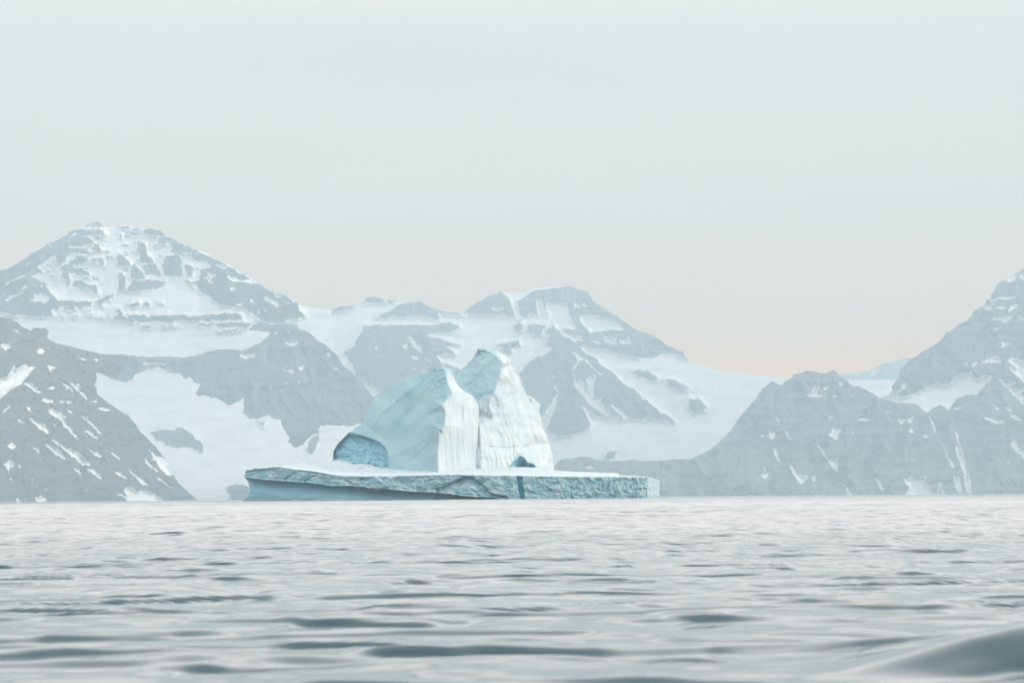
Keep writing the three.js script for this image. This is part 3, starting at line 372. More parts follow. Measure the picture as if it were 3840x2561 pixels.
// dark hill right of the iceberg, with the low shore at its foot
mountain('mountain', { seed: 61, label: 'dark rounded hill right of the iceberg above a low shore', far: 7650, base: 'b', rough: 3, rock: 1.12, amount: 75, amp: 5, wave: 20,
  tint: (x, y) => smooth(1640, 1800, y + 60 * fbm(x / 90 + y / 200, y / 260, 66, 3)) * 0.55,
  outline: [...S0(2040, FOOT), ...V6(730, 1560, 740, 1465, 770, 1435, 800, 1412, 880, 1408, 940, 1393, 1010, 1400, 1040, 1420, 1120, 1428, 1200, 1430, 1300, 1415, 1400, 1428), ...R2(110, 618, 200, 608, 310, 607, 390, 572, 430, 550, 470, 520, 500, 490, 560, 430, 590, 380, 620, 340, 660, 295, 690, 260, 720, 230, 730, 200, 745, 182, 780, 155, 810, 128, 830, 140, 865, 155, 890, 130, 935, 105, 935, 90, 1000, 75, 1040, 65, 1090, 72, 1130, 84, 1160, 75, 1185, 62, 1210, 75, 1215, 92, 1260, 115, 1280, 135, 1300, 155, 1340, 160, 1400, 190, 1440, 212, 1500, 245, 1580, 260, 1695, 268, 1710, 285, 1760, 322, 1800, 292, 1840, 275, 1865, 290, 1890, 310, 1920, 265, 1940, 240, 2000, 212, 2065, 215, 2120, 150, 2160, 100, 2205, 112, 2260, 190, 2351, 270, 2500, 360, 2800, 480), ...S0(4100, 1700, 4100, FOOT)],
  shapes: [...snows(R2(1030, 222, 1055, 205, 1060, 190, 1070, 150, 1100, 155, 1090, 205, 1120, 212, 1110, 228), R2(1120, 165, 1140, 150, 1160, 150, 1150, 180, 1130, 188), R2(1220, 140, 1240, 133, 1245, 155, 1230, 155), R2(1180, 215, 1210, 213, 1200, 228), R2(1275, 210, 1305, 213, 1310, 232), R2(1335, 278, 1345, 278, 1375, 308, 1360, 305), R2(1380, 285, 1415, 300, 1415, 318), R2(1505, 305, 1540, 305, 1525, 322), R2(1160, 345, 1185, 340, 1190, 352, 1165, 362), R2(1320, 367, 1360, 355, 1400, 360, 1395, 375, 1360, 374), R2(1515, 350, 1540, 353, 1540, 370), R2(1578, 365, 1605, 356, 1625, 363, 1615, 394, 1595, 394), R2(1648, 355, 1680, 342, 1670, 382, 1650, 380), R2(1655, 418, 1676, 418, 1676, 442, 1655, 447), R2(1742, 456, 1765, 456, 1763, 477, 1740, 474), R2(835, 358, 860, 363, 857, 384), R2(790, 450, 805, 425, 830, 450, 826, 475, 810, 490, 795, 470), R2(740, 462, 755, 450, 764, 470, 745, 472), R2(885, 420, 900, 430, 908, 455, 942, 495, 925, 487, 895, 458), R2(1152, 465, 1180, 438, 1180, 420, 1225, 418, 1237, 435, 1215, 447, 1220, 467, 1210, 490, 1195, 487, 1190, 472), R2(1292, 433, 1312, 445, 1305, 472), R2(820, 543, 837, 543, 847, 590, 866, 640, 850, 627, 825, 582), R2(1083, 513, 1100, 518, 1150, 588, 1165, 603, 1212, 598, 1216, 640, 1216, 692, 1190, 672, 1150, 612, 1100, 547)),
    ...snows(R2(915, 640, 935, 643, 960, 690, 1000, 698, 1042, 713, 1020, 735, 1000, 762, 975, 747, 950, 717, 935, 677), R2(1050, 710, 1080, 698, 1076, 745, 1060, 732), R2(740, 698, 794, 697, 770, 732), R2(705, 696, 720, 703, 750, 746, 735, 738), R2(752, 648, 765, 658, 776, 686, 760, 682), R2(535, 738, 562, 740, 550, 752), R2(470, 760, 495, 782, 480, 774), R2(420, 705, 442, 727, 430, 720), R2(1235, 738, 1260, 768, 1307, 830, 1280, 830, 1258, 782), R2(1440, 708, 1470, 738, 1502, 812, 1485, 802, 1455, 747), R2(1605, 718, 1640, 723, 1690, 708, 1757, 706, 1752, 750, 1790, 783, 1820, 798, 1840, 738, 1852, 760, 1862, 840, 1620, 840, 1650, 780, 1630, 745), R2(1768, 328, 1797, 370, 1807, 395, 1817, 452, 1800, 437, 1788, 390), R2(1843, 493, 1870, 538, 1902, 600, 1927, 635, 1932, 667, 1900, 642, 1878, 580), R2(1923, 418, 1952, 460, 1977, 540, 1992, 600, 2007, 680, 2032, 730, 2042, 835, 2010, 835, 1993, 770, 1988, 690, 1948, 590, 1936, 530, 1953, 520, 1933, 450), R2(1918, 718, 1952, 698, 1972, 770, 1992, 835, 1960, 835, 1938, 760), R2(1658, 583, 1682, 600, 1697, 632, 1680, 617), R2(1923, 290, 1977, 290, 1932, 307)),
    ...snows(R2(2158, 273, 2190, 278, 2207, 310, 2185, 307), R2(2223, 273, 2265, 298, 2302, 308, 2260, 312), R2(2113, 343, 2180, 348, 2247, 380, 2190, 390, 2130, 367), R2(2263, 338, 2310, 338, 2347, 380, 2300, 367), R2(2278, 498, 2297, 488, 2322, 528, 2400, 610, 2390, 640, 2300, 552, 2276, 520), R2(2180, 448, 2197, 467), R2(2250, 618, 2272, 625, 2260, 637), R2(2200, 112, 2260, 118, 2305, 150, 2270, 160, 2330, 170, 2351, 185, 2351, 275, 2300, 215, 2255, 180), R2(900, 205, 925, 222, 912, 218), R2(1000, 330, 1040, 392, 1020, 370), R2(1850, 740, 1880, 830, 1850, 830), R2(60, 742, 85, 738, 110, 742, 95, 750), R2(1000, 158, 1060, 155, 1030, 161), R2(1000, 212, 1060, 209, 1110, 216, 1050, 218)),
    ...soft(3, snows(V6(965, 1475, 1000, 1460, 1030, 1475, 1050, 1485, 975, 1488), V6(1335, 1450, 1360, 1452, 1345, 1457), V6(1235, 1440, 1260, 1440, 1248, 1446)))],
  spread: flecks(62, 0.58, 9, 11, (x, y) => 1) });

// ---------------------------------------------------------------- the iceberg
const I1 = view(1200, 1280, 700 / 2195), I2 = view(1600, 1280, 600 / 1882), W1 = view(880, 1700, 840 / 2351), W2 = view(1680, 1700, 840 / 2351);
const I13 = view3(1200, 1280, 700 / 2195), I23 = view3(1600, 1280, 600 / 1882);
const BERG = 1000, K = BERG / 1500;
const iceMaterial = new THREE.MeshPhysicalMaterial({ color: 0xffffff, vertexColors: true, roughness: 0.62, ior: 1.31, specularIntensity: 0.5 });
const clearIce = new THREE.MeshPhysicalMaterial({ color: 0xffffff, vertexColors: true, roughness: 0.4, ior: 1.31, specularIntensity: 0.7 });

// a smooth surface of distances through measured points (x, y, distance behind the front wall)
function laid(points, x0, y0, x1, y1, blur = 2) {
  const s = 2, nx = Math.ceil((x1 - x0) / s) + 1, ny = Math.ceil((y1 - y0) / s) + 1, T = triangulate(points), z = new Float32Array(nx * ny).fill(NaN);
  for (const [a, b, c] of T.map((t) => t.map((i) => points[i]))) {
    const den = (b[1] - c[1]) * (a[0] - c[0]) + (c[0] - b[0]) * (a[1] - c[1]); if (Math.abs(den) < 1e-6) continue;
    const i0 = Math.max(0, Math.floor((Math.min(a[0], b[0], c[0]) - x0) / s)), i1 = Math.min(nx - 1, Math.ceil((Math.max(a[0], b[0], c[0]) - x0) / s)), j0 = Math.max(0, Math.floor((Math.min(a[1], b[1], c[1]) - y0) / s)), j1 = Math.min(ny - 1, Math.ceil((Math.max(a[1], b[1], c[1]) - y0) / s));
    for (let j = j0; j <= j1; j++) for (let i = i0; i <= i1; i++) {
      const x = x0 + i * s, y = y0 + j * s, u = ((b[1] - c[1]) * (x - c[0]) + (c[0] - b[0]) * (y - c[1])) / den, v = ((c[1] - a[1]) * (x - c[0]) + (a[0] - c[0]) * (y - c[1])) / den;
      if (u >= -0.001 && v >= -0.001 && u + v <= 1.001) z[j * nx + i] = u * a[2] + v * b[2] + (1 - u - v) * c[2];
    }
  }
  for (let k = 0; k < z.length; k++) if (Number.isNaN(z[k])) { const x = x0 + (k % nx) * s, y = y0 + Math.floor(k / nx) * s; let w = 0, q = 0; for (const p of points) { const d = 1 / ((p[0] - x) ** 2 + (p[1] - y) ** 2 + 1) ** 2; w += d; q += d * p[2]; } z[k] = q / w; }
  for (let r = 0; r < blur; r++) { const o = z.slice(); for (let j = 1; j < ny - 1; j++) for (let i = 1; i < nx - 1; i++) { const k = j * nx + i; z[k] = (o[k] * 2 + o[k - 1] + o[k + 1] + o[k - nx] + o[k + nx]) / 6; } }
  return (x, y) => { const a = clamp((x - x0) / s, 0, nx - 1.001), b = clamp((y - y0) / s, 0, ny - 1.001), i = Math.floor(a), j = Math.floor(b), u = a - i, v = b - j, k = j * nx + i; return lerp(lerp(z[k], z[k + 1], u), lerp(z[k + nx], z[k + nx + 1], u), v); };
}
const along = (p) => (x) => { if (x <= p[0][0]) return p[0][1]; for (let i = 1; i < p.length; i++) if (x <= p[i][0]) return lerp(p[i - 1][1], p[i][1], (x - p[i - 1][0]) / (p[i][0] - p[i - 1][0])); return p[p.length - 1][1]; };

const iceberg = new THREE.Group(); iceberg.name = 'iceberg';
const origin = at(1700, 1872, BERG); origin[1] = 0; iceberg.position.set(...origin); scene.add(iceberg);
describe(iceberg, { label: 'big blue and white iceberg with two peaks on a flat floating ice shelf', category: 'iceberg' });
function icePart(spec, names, paints, mats, tag) {
  const { sides, back } = relief({ step: 2, rough: 2.2, wave: 12, thick: 3.5, coarse: 4, origin, ...spec });
  const out = [];
  for (const s of [0, 1]) {
    if (!sides[s].index.length) continue;
    let rest = [];
    for (const [index, area] of pieces(sides[s])) {
      const c = index.reduce((q, i) => q + sides[s].s[2 * i], 0) / index.length;
      if (s === 0 || area < 60) { rest = rest.concat(index); continue; }
      const name = typeof names[s] === 'function' ? names[s](c) : names[s];
      out.push(mesh(name, geometryOf(sides[s], index, paints[s]), mats[s], iceberg));
    }
    if (rest.length) out.push(mesh(typeof names[s] === 'function' ? names[s](0) : names[s], geometryOf(sides[s], rest, paints[s]), mats[s], iceberg));
  }
  mesh('far_face', back, farIce, iceberg);
  return out;
}
const farIce = new THREE.MeshStandardMaterial({ color: new THREE.Color(0.7, 0.84, 0.9), roughness: 0.7 });
const mixc = (a, b, t) => [lerp(a[0], b[0], t), lerp(a[1], b[1], t), lerp(a[2], b[2], t)];
const LIT_WHITE = [0.60, 0.625, 0.635], SHADE_BLUE = [0.26, 0.43, 0.48], TEAL = [0.2, 0.42, 0.49], DEEP = [0.05, 0.33, 0.45];  // the first two paint sunlit ice whiter and shaded ice bluer

// front peak: a smooth dome falling away to the left, a sharp edge, and a fluted cliff on the right
{
  const P = [...I13(1380, 1500, 22, 1375, 1300, 24, 1400, 1080, 27, 1465, 980, 30, 1475, 830, 35, 1430, 745, 38, 1480, 700, 42, 1535, 650, 46, 1552, 585, 49, 1500, 490, 54, 1480, 400, 59, 1490, 345, 64),
    ...I13(1440, 300, 67, 1280, 350, 77, 1160, 390, 84, 1040, 430, 90, 800, 530, 104, 640, 650, 114, 560, 800, 112, 505, 940, 106, 420, 1010, 104, 330, 1080, 102, 230, 1180, 102, 165, 1300, 100, 145, 1450, 98, 140, 1560, 98),
    ...I13(900, 695, 82, 700, 845, 89, 1050, 575, 76, 1180, 480, 76, 1000, 900, 70, 1200, 700, 65, 1300, 500, 68, 900, 1100, 70, 1100, 1200, 50, 830, 1200, 72, 600, 1050, 90, 840, 1350, 62, 820, 1480, 58, 1200, 1000, 50, 1250, 850, 54, 1340, 700, 52, 1300, 1100, 40, 1300, 950, 44, 1250, 1350, 36, 1050, 1480, 46, 1100, 1350, 48, 1250, 1500, 34),
    ...I13(1580, 450, 74, 1615, 510, 71, 1700, 590, 68, 1790, 650, 67, 1860, 750, 67, 1872, 1000, 64, 1880, 1300, 60, 1895, 1500, 56, 1900, 1600, 56, 1600, 700, 50, 1650, 1000, 45, 1600, 1300, 40, 1700, 1480, 44, 1560, 850, 44, 1750, 800, 57, 1560, 1100, 38, 1500, 1400, 32, 1380, 1600, 20, 1000, 1600, 46)];
  P.push(...I13(1400, 200, 80, 1200, 270, 96, 1000, 340, 108, 760, 430, 122, 560, 580, 132, 430, 780, 130, 370, 940, 122, 250, 1030, 116, 110, 1180, 116, 40, 1380, 112, 1500, 230, 76, 1620, 400, 84, 1740, 520, 82, 1870, 620, 80, 1970, 800, 80, 1980, 1300, 74));
  const base = laid(P, 1230, 1360, 1830, 1800, 2), broken = [...I1(100, 1600, 145, 1440, 155, 1300, 230, 1180, 330, 1078, 430, 1100, 505, 1118, 600, 1148, 700, 1190, 760, 1250, 792, 1320, 800, 1420, 795, 1600)];
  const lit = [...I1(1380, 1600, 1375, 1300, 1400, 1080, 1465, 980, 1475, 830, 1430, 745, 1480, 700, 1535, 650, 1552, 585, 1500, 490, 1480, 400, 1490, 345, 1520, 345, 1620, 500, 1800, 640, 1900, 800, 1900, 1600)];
  const veins = [I1(160, 1370, 260, 1330, 380, 1325, 480, 1300, 540, 1280, 590, 1300), I1(600, 1300, 700, 1330, 790, 1360), I1(610, 1150, 600, 1250, 640, 1330), I1(500, 1118, 560, 1160, 610, 1150), I1(230, 1200, 330, 1280, 480, 1300), I1(640, 1330, 760, 1430, 790, 1440), I1(330, 1090, 420, 1180, 520, 1200)];
  const cracks = [I1(1300, 1012, 1370, 1030, 1430, 1075)];
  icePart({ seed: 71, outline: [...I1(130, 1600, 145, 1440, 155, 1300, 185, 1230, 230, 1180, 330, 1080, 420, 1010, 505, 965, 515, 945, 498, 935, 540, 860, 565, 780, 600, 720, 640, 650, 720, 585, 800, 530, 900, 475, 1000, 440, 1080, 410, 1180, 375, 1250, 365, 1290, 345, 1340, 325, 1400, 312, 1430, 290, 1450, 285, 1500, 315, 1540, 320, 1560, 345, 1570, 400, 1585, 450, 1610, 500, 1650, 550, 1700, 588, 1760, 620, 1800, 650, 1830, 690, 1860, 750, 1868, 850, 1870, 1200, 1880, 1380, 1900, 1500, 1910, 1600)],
    shapes: [{ to: 'b', p: broken, a: 2 }],
    depth(x, y) {
      const L = smooth(-10, 8, signedDistance(lit, x, y)), B = smooth(-1.5, 3, signedDistance(broken, x, y)), u = (x + y), v = x - y;
      let z = base(x, y);
      z += L * (-1.0 * ridged(x / 20 + 0.3 * noise(x / 30, y / 60), y / 170, 71.2, 2) - 0.35 * noise(x / 5, y / 44, 5) - 0.15 * fbm(x / 9, y / 9, 6, 2));
      z += (1 - L) * (1 - B) * (2.0 * noise(u / 60, v / 240, 4.4) + 2.2 * noise(x / 55, y / 70, 14.4) + 0.35 * noise(u / 17, v / 110, 9.4) + 0.15 * fbm(x / 9, y / 9, 2, 2));
      const crest = (1 - smooth(1375, 1410, y)) + (1 - L) * smooth(1560, 1640, x) * (1 - smooth(1480, 1540, y));
      z += 1.0 * crest * fbm(x / 13, y / 10, 3, 3);
      let g = 0; if (B > 0) for (const p of veins) g = Math.max(g, 1 - smooth(0, 3, lineDistance(p, x, y)));
      z += B * (7 + 1.6 * ridged(x / 30 + 0.6 * noise(x / 15, y / 15, 8), y / 26, 8.3, 3) + 0.8 * g);
      for (const p of cracks) z += 1.3 * (1 - smooth(0.4, 2.2, lineDistance(p, x, y)));
      return BERG + K * z;
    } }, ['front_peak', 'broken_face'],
  [(px, py, pz, x, y) => { const L = smooth(-8, 10, signedDistance(lit, x, y)), n = 0.5 + 0.5 * noise((x + y) / 38, (x - y) / 200, 1.7), s = 0.5 + 0.5 * noise(x / 10, y / 110, 2.2), c = mixc(SHADE_BLUE, LIT_WHITE, 0.30 * n * (1 - L) + L * (0.50 + 0.48 * s)); return c; },  // sunlight and shade put into the colour: white cliff, blue dome, bluish groove shade
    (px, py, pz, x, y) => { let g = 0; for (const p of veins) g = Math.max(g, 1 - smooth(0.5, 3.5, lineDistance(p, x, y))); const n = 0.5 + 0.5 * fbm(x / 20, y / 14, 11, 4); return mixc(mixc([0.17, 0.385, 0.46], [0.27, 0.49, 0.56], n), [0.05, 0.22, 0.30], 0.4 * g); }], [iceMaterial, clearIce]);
}
// rear peak: higher, with a shaded left flank, a long fluted face and a cave at its foot
{
  const P = [...I23(0, 300, 140, 180, 295, 130, 330, 335, 126, 400, 330, 125, 450, 290, 122, 500, 240, 119, 560, 165, 116, 590, 100, 114, 640, 82, 114, 710, 105, 112, 820, 112, 110, 900, 150, 110, 975, 200, 118, 990, 270, 116),
    ...I23(830, 180, 99, 900, 262, 92, 872, 330, 90, 845, 450, 86, 812, 540, 83, 790, 620, 80, 740, 720, 77, 720, 760, 75, 640, 820, 76, 600, 900, 76, 0, 1000, 120),
    ...I23(400, 500, 116, 550, 600, 104, 600, 700, 97, 300, 420, 124, 650, 640, 92, 690, 600, 88, 620, 300, 106, 700, 400, 98),
    ...I23(1020, 320, 110, 1050, 380, 113, 1090, 420, 117, 1110, 520, 115, 1140, 560, 117, 1180, 630, 120, 1250, 670, 124, 1340, 745, 134, 1325, 830, 128, 1355, 920, 128, 1365, 1030, 127, 1415, 1100, 128, 1435, 1190, 128, 1475, 1310, 126, 1480, 1400, 124, 1500, 1525, 118, 1510, 1600, 118),
    ...I23(1000, 500, 99, 1000, 800, 90, 900, 1100, 78, 1200, 900, 106, 1250, 830, 116, 1220, 720, 119, 620, 1000, 63, 640, 1250, 57, 650, 1500, 51, 900, 1500, 64, 1100, 1250, 84, 1300, 1480, 94, 1400, 1450, 106, 1300, 1100, 107, 1150, 1050, 94, 800, 900, 76, 900, 700, 84, 930, 400, 92, 0, 1600, 70, 700, 1600, 52, 1100, 1600, 76)];
  P.push(...I23(-60, 200, 150, 180, 200, 142, 330, 240, 136, 430, 190, 132, 530, 50, 128, 640, -20, 126, 850, 20, 124, 1030, 150, 132, 1100, 300, 128, 1180, 420, 132, 1260, 560, 138, 1440, 720, 152, 1450, 1000, 146, 1560, 1300, 144));
  const base = laid(P, 1590, 1290, 2090, 1800, 2), cave = I2(945, 1502, 985, 1472, 1005, 1425, 1050, 1385, 1080, 1358, 1110, 1352, 1150, 1372, 1175, 1415, 1205, 1435, 1250, 1440, 1290, 1490, 1290, 1560, 960, 1560);
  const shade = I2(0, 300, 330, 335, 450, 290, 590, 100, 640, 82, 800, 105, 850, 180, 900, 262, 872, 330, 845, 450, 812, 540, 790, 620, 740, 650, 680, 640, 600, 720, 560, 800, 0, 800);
  const cracks = [I2(690, 590, 710, 640, 725, 690, 738, 740), I2(705, 590, 740, 620, 775, 640), I2(700, 500, 705, 580)], hollow = I2(1215, 690, 1245, 780, 1250, 870), pit = I2(755, 590, 770, 600, 775, 615), seam = I2(740, 1240, 850, 1245, 980, 1250, 1060, 1230);
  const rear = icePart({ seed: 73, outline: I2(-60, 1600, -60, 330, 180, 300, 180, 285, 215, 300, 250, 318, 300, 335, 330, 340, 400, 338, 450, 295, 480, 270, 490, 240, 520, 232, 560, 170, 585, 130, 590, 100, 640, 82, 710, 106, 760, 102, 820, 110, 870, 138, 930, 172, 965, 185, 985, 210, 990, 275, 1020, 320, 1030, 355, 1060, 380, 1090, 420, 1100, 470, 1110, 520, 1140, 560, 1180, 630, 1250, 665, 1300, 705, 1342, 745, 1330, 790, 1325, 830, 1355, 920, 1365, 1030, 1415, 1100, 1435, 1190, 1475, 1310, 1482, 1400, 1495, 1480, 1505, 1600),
    shapes: [{ to: 'b', p: cave, a: 1.2 }],
    depth(x, y) {
      const S = smooth(-9, 7, signedDistance(shade, x, y)), C = signedDistance(cave, x, y);
      const dy = y - 1360, u = x - 0.20 * dy + 14 * noise(x / 60, y / 60, 3);
      let z = base(x, y);
      z += (1 - S) * (-1.2 * ridged(u / 27, y / 190, 73.2, 2) - 0.35 * noise(u / 5, y / 44, 5) - 0.2 * fbm(x / 10, y / 9, 6, 2) - 1.2 * noise(x / 40, y / 26, 7));
      z += S * (1.0 * fbm(x / 26, y / 26, 4, 2) + 0.15 * fbm(x / 6, y / 5, 2, 2));
      z += 1.5 * (1 - smooth(1310, 1380, y)) * fbm(x / 9, y / 7, 3, 3);
      z += 2.0 * (1 - smooth(0, 7, lineDistance(hollow, x, y)));
      for (const p of cracks) z += 1.0 * (1 - smooth(0.4, 2, lineDistance(p, x, y)));
      z += 1.6 * (1 - smooth(0.5, 4, lineDistance(pit, x, y))) + 1.0 * (1 - smooth(0.5, 3, lineDistance(seam, x, y)));
      if (C > -4) z += 10 * smooth(-1.5, 26, C) + 2 * smooth(-1, 2.5, C) + 2.5 * smooth(0, 5, C) * ridged(x / 18, y / 16, 9, 3);
      return BERG + K * z;
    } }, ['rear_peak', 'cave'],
  [(px, py, pz, x, y) => { const S = smooth(-8, 8, signedDistance(shade, x, y)), s = 0.5 + 0.5 * noise((x - 0.2 * y) / 13, y / 90, 2.6), t = smooth(-14, 2, signedDistance(cave, x, y)) * 0.35; return mixc(mixc(SHADE_BLUE, LIT_WHITE, (1 - S) * (0.46 + 0.5 * s) + S * 0.26), TEAL, t); },  // sunlit face painted whiter with bluish groove shade, shaded flank painted bluer
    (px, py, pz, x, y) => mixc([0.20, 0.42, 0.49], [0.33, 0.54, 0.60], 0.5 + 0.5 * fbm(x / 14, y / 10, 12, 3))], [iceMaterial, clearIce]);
  for (const m of iceberg.children) if (m.name === 'broken_face') m.userData.label = 'darker blue broken ice face at the left foot of the front peak';
  for (const m of rear) if (m.name === 'cave') m.userData.label = 'dark blue hollow at the foot of the rear peak';
}
// the floating shelf: its front wall with the undercut, the blue cleft, and the snow on top
{
  const wallZ = along(S0(912, 66, 922, 56, 945, 50, 1000, 44, 1120, 30, 1300, 10, 1480, 3, 1680, 0, 1900, 2, 2100, 4, 2300, 9, 2405, 13, 2432, 16, 2452, 26, 2476, 44));
  const topEdge = [...W1(108, 178, 130, 172, 190, 170, 205, 160, 340, 152, 400, 144, 470, 142, 600, 165, 720, 178, 830, 190, 920, 205, 1020, 226, 1150, 238, 1400, 242, 1600, 241, 1900, 233, 2351, 223), ...W2(60, 223, 280, 226, 300, 232, 600, 236, 860, 241, 1300, 246, 1800, 248, 2050, 250, 2112, 253, 2225, 287)];
  const edgeY = along(topEdge);
  const ledge = along([...W1(100, 256, 300, 281, 520, 296, 800, 317, 900, 328, 1000, 345, 1200, 345, 1330, 356, 1400, 366, 1440, 385, 1500, 392, 1545, 376, 1700, 389, 1850, 404, 2050, 412, 2351, 440), ...W2(0, 431, 150, 450, 300, 463, 480, 470, 700, 520, 2400, 560)]);
  const under = [...W1(40, 258, 100, 256, 300, 281, 520, 296, 800, 317, 900, 328, 1000, 345, 1200, 345, 1330, 356, 1400, 366, 1440, 385, 1500, 392, 1545, 376, 1700, 389, 1850, 404, 2050, 412, 2351, 440), ...W2(0, 431, 150, 450, 300, 463, 480, 472, 480, 530), ...W1(40, 560)];
  const cleft = W2(712, 238, 792, 236, 782, 300, 790, 350, 806, 420, 808, 500, 762, 500, 742, 400, 728, 330);
  const arch = W2(-130, 372, 0, 330, 100, 280, 180, 252, 260, 258, 330, 300, 400, 355, 430, 408, 500, 434, 620, 450, 640, 520, -130, 520), hump = W1(1340, 340, 1430, 272, 1490, 256, 1560, 300, 1610, 345, 1540, 372, 1400, 372);
  const line = [...W1(2100, 475, 2351, 400), ...W2(-10, 397, 200, 345, 400, 300, 600, 275, 715, 262)], line2 = W2(800, 328, 920, 308, 1080, 281), folds = [W1(520, 280, 600, 215, 660, 205), W1(730, 300, 800, 250, 860, 235), W1(600, 168, 700, 190, 830, 205, 960, 232), W1(110, 215, 140, 190, 200, 175), W1(1270, 240, 1330, 275, 1380, 285), W1(2100, 345, 2250, 320, 2351, 290), W2(0, 330, 100, 282, 180, 252, 270, 262)];
  const wallShape = [...topEdge, ...W2(2226, 300, 2220, 400, 2222, 470, 2210, 500), ...W1(78, 520, 80, 492, 110, 475, 135, 450, 152, 412, 156, 375, 148, 335, 138, 300, 128, 282, 108, 262, 98, 250, 104, 225, 112, 200)];
  const roughWall = (x, y) => -1.0 * ridged(x / 48 + 0.5 * noise(x / 34, y / 26, 2), y / 38 + 0.4 * noise(x / 30, y / 30, 5), 75, 3) - 0.25 * fbm(x / 9, y / 8, 4, 2);
  const wallDepth = (x, y) => {
    const U = smooth(-0.5, 2.5, y - ledge(x)), right = smooth(2000, 2200, x), low = (y - ledge(x)) / 40, A = signedDistance(arch, x, y), Cc = signedDistance(cleft, x, y);
    let z = wallZ(x);
    z += (1 - U) * (roughWall(x, y) + right * -0.9 * ridged(x / 17, y / 60, 8.8, 3)) + U * (0.5 * fbm(x / 40, y / 8, 6, 2) + (1 - smooth(1480, 1700, x)) * (7 - 5.5 * smooth(0, 1.5, low)) + smooth(1480, 1700, x) * 4.5);
    z += (1 - U) * smooth(-6, 0, y - ledge(x)) * -1.4;
    z += 3.4 * smooth(-1.5, 3, A) * (1 - 0.85 * smooth(8, 36, A)) + smooth(-1.5, 2, signedDistance(hump, x, y)) * -2.4;
    for (const f of folds) z += 1.0 * (1 - smooth(0.6, 4, lineDistance(f, x, y)));
    if (Cc > -3) z += 3.2 * smooth(-1, 6, Cc) - 3.5 * (1 - smooth(0, 3, lineDistance(W2(762, 300, 775, 360, 790, 410, 800, 470), x, y)));
    return z;
  };
  icePart({ seed: 75, outline: wallShape, thick: 9, rough: 1.4, shapes: [{ to: 'b', p: under, a: 0.8 }, { to: 'b', p: cleft, a: 1.4 }], depth: (x, y) => BERG + K * wallDepth(x, y) },
    ['shelf_wall', (x) => (x > 1880 ? 'ice_cleft' : 'smooth_undercut')],
    [(px, py, pz, x, y) => {
      const n = 0.5 + 0.5 * fbm(x / 40, y / 18, 21, 3), r = smooth(1250, 1900, x), s = 0.5 + 0.5 * noise(x / 13, y / 60, 22), l = Math.max(1 - smooth(0.4, 1.8, lineDistance(line, x, y)), 1 - smooth(0.4, 1.8, lineDistance(line2, x, y)));
      let g = 0; for (const f of folds) g = Math.max(g, 1 - smooth(0.5, 3.5, lineDistance(f, x, y)));
      const dustAndLitEnd = Math.max(smooth(2408, 2440, x) * 1.35, smooth(0.35, 0.75, n)) * lerp(1, 0.6 + 0.6 * s, r), foot = smooth(0, 9, y - 1858 + (x - 1700) * 0.008);  // patchy snow dusting, plus sunlight painted on the right-hand end
      return mixc(mixc(mixc([0.24, 0.425, 0.49], [0.42, 0.55, 0.59], dustAndLitEnd), [0.05, 0.21, 0.29], 0.42 * Math.max(g, l)), [0.12, 0.30, 0.36], 0.3 * foot * r);
    }, (px, py, pz, x, y) => x > 1880 ? mixc(DEEP, [0.10, 0.40, 0.50], 0.5 + 0.5 * fbm(x / 7, y / 20, 23, 3)) : mixc([0.17, 0.37, 0.46], [0.27, 0.48, 0.565], 0.5 + 0.5 * fbm(x / 60, y / 7, 24, 3))], [iceMaterial, clearIce]);
  for (const m of iceberg.children) { if (m.name === 'ice_cleft') m.userData.label = 'deep blue upright cleft in the shelf wall'; if (m.name === 'smooth_undercut') m.userData.label = 'smooth blue undercut ice along the waterline'; }
  // snow on the shelf, rising gently from its front edge towards the peaks
  const crest = [...W1(110, 172, 190, 163, 340, 146, 400, 138, 470, 130, 560, 122, 690, 112, 705, 92, 725, 82, 745, 88, 770, 116, 850, 118, 970, 96, 1040, 68, 1060, 52, 1085, 40, 1110, 58, 1180, 66, 1215, 72, 1232, 90, 1228, 108, 1300, 108, 1400, 110, 1440, 120, 1470, 140, 1530, 152, 1570, 155, 1590, 150, 1620, 160, 1700, 150, 2351, 130), ...W2(0, 130, 1000, 150, 1130, 178, 1200, 186, 1300, 190, 1400, 194, 1500, 198, 1600, 203, 1700, 207, 1740, 203, 1790, 212, 1800, 230, 1900, 236, 2000, 241, 2112, 250, 2225, 283)];
  const mound = W1(480, 150, 690, 105, 725, 70, 770, 110, 970, 90, 1085, 20, 1240, 80, 1420, 100, 1600, 140, 1640, 185, 1500, 190, 1100, 190, 800, 175);
  icePart({ seed: 77, outline: [...crest, ...W2(2225, 290, 2112, 257, 2050, 253, 1800, 251, 1300, 249, 860, 244, 600, 239, 300, 235, 60, 227), ...W1(2351, 227, 1900, 237, 1600, 245, 1400, 246, 1150, 242, 1020, 230, 920, 209, 830, 194, 720, 182, 600, 169, 470, 147, 400, 150, 340, 158, 205, 166, 190, 176, 120, 184)], thick: 6, rough: 1.6, wave: 8,
    depth(x, y) {
      const e = edgeY(x) + 1, r = Math.max(-1, e - y), M = smooth(-14, 20, signedDistance(mound, x, y)), R = smooth(2050, 2100, x) * smooth(4, 14, r);
      return BERG + K * (wallZ(x) - 0.7 + 2.0 * r * (1 - 0.3 * M) + smooth(1, 6, r) * (2.6 * fbm(x / 30, y / 6, 31, 3) + 1.6 * M * fbm(x / 12, y / 7, 32, 3) + 1.8 * R * noise(x / 4, y / 3, 33)));
    } }, ['snow_cover', 'snow_cover'], [(px, py, pz, x, y) => mixc([0.53, 0.58, 0.595], [0.44, 0.52, 0.55], 0.5 + 0.5 * fbm(x / 26, y / 6, 34, 3)), () => LIT_WHITE], [snowMaterial, snowMaterial]);
}

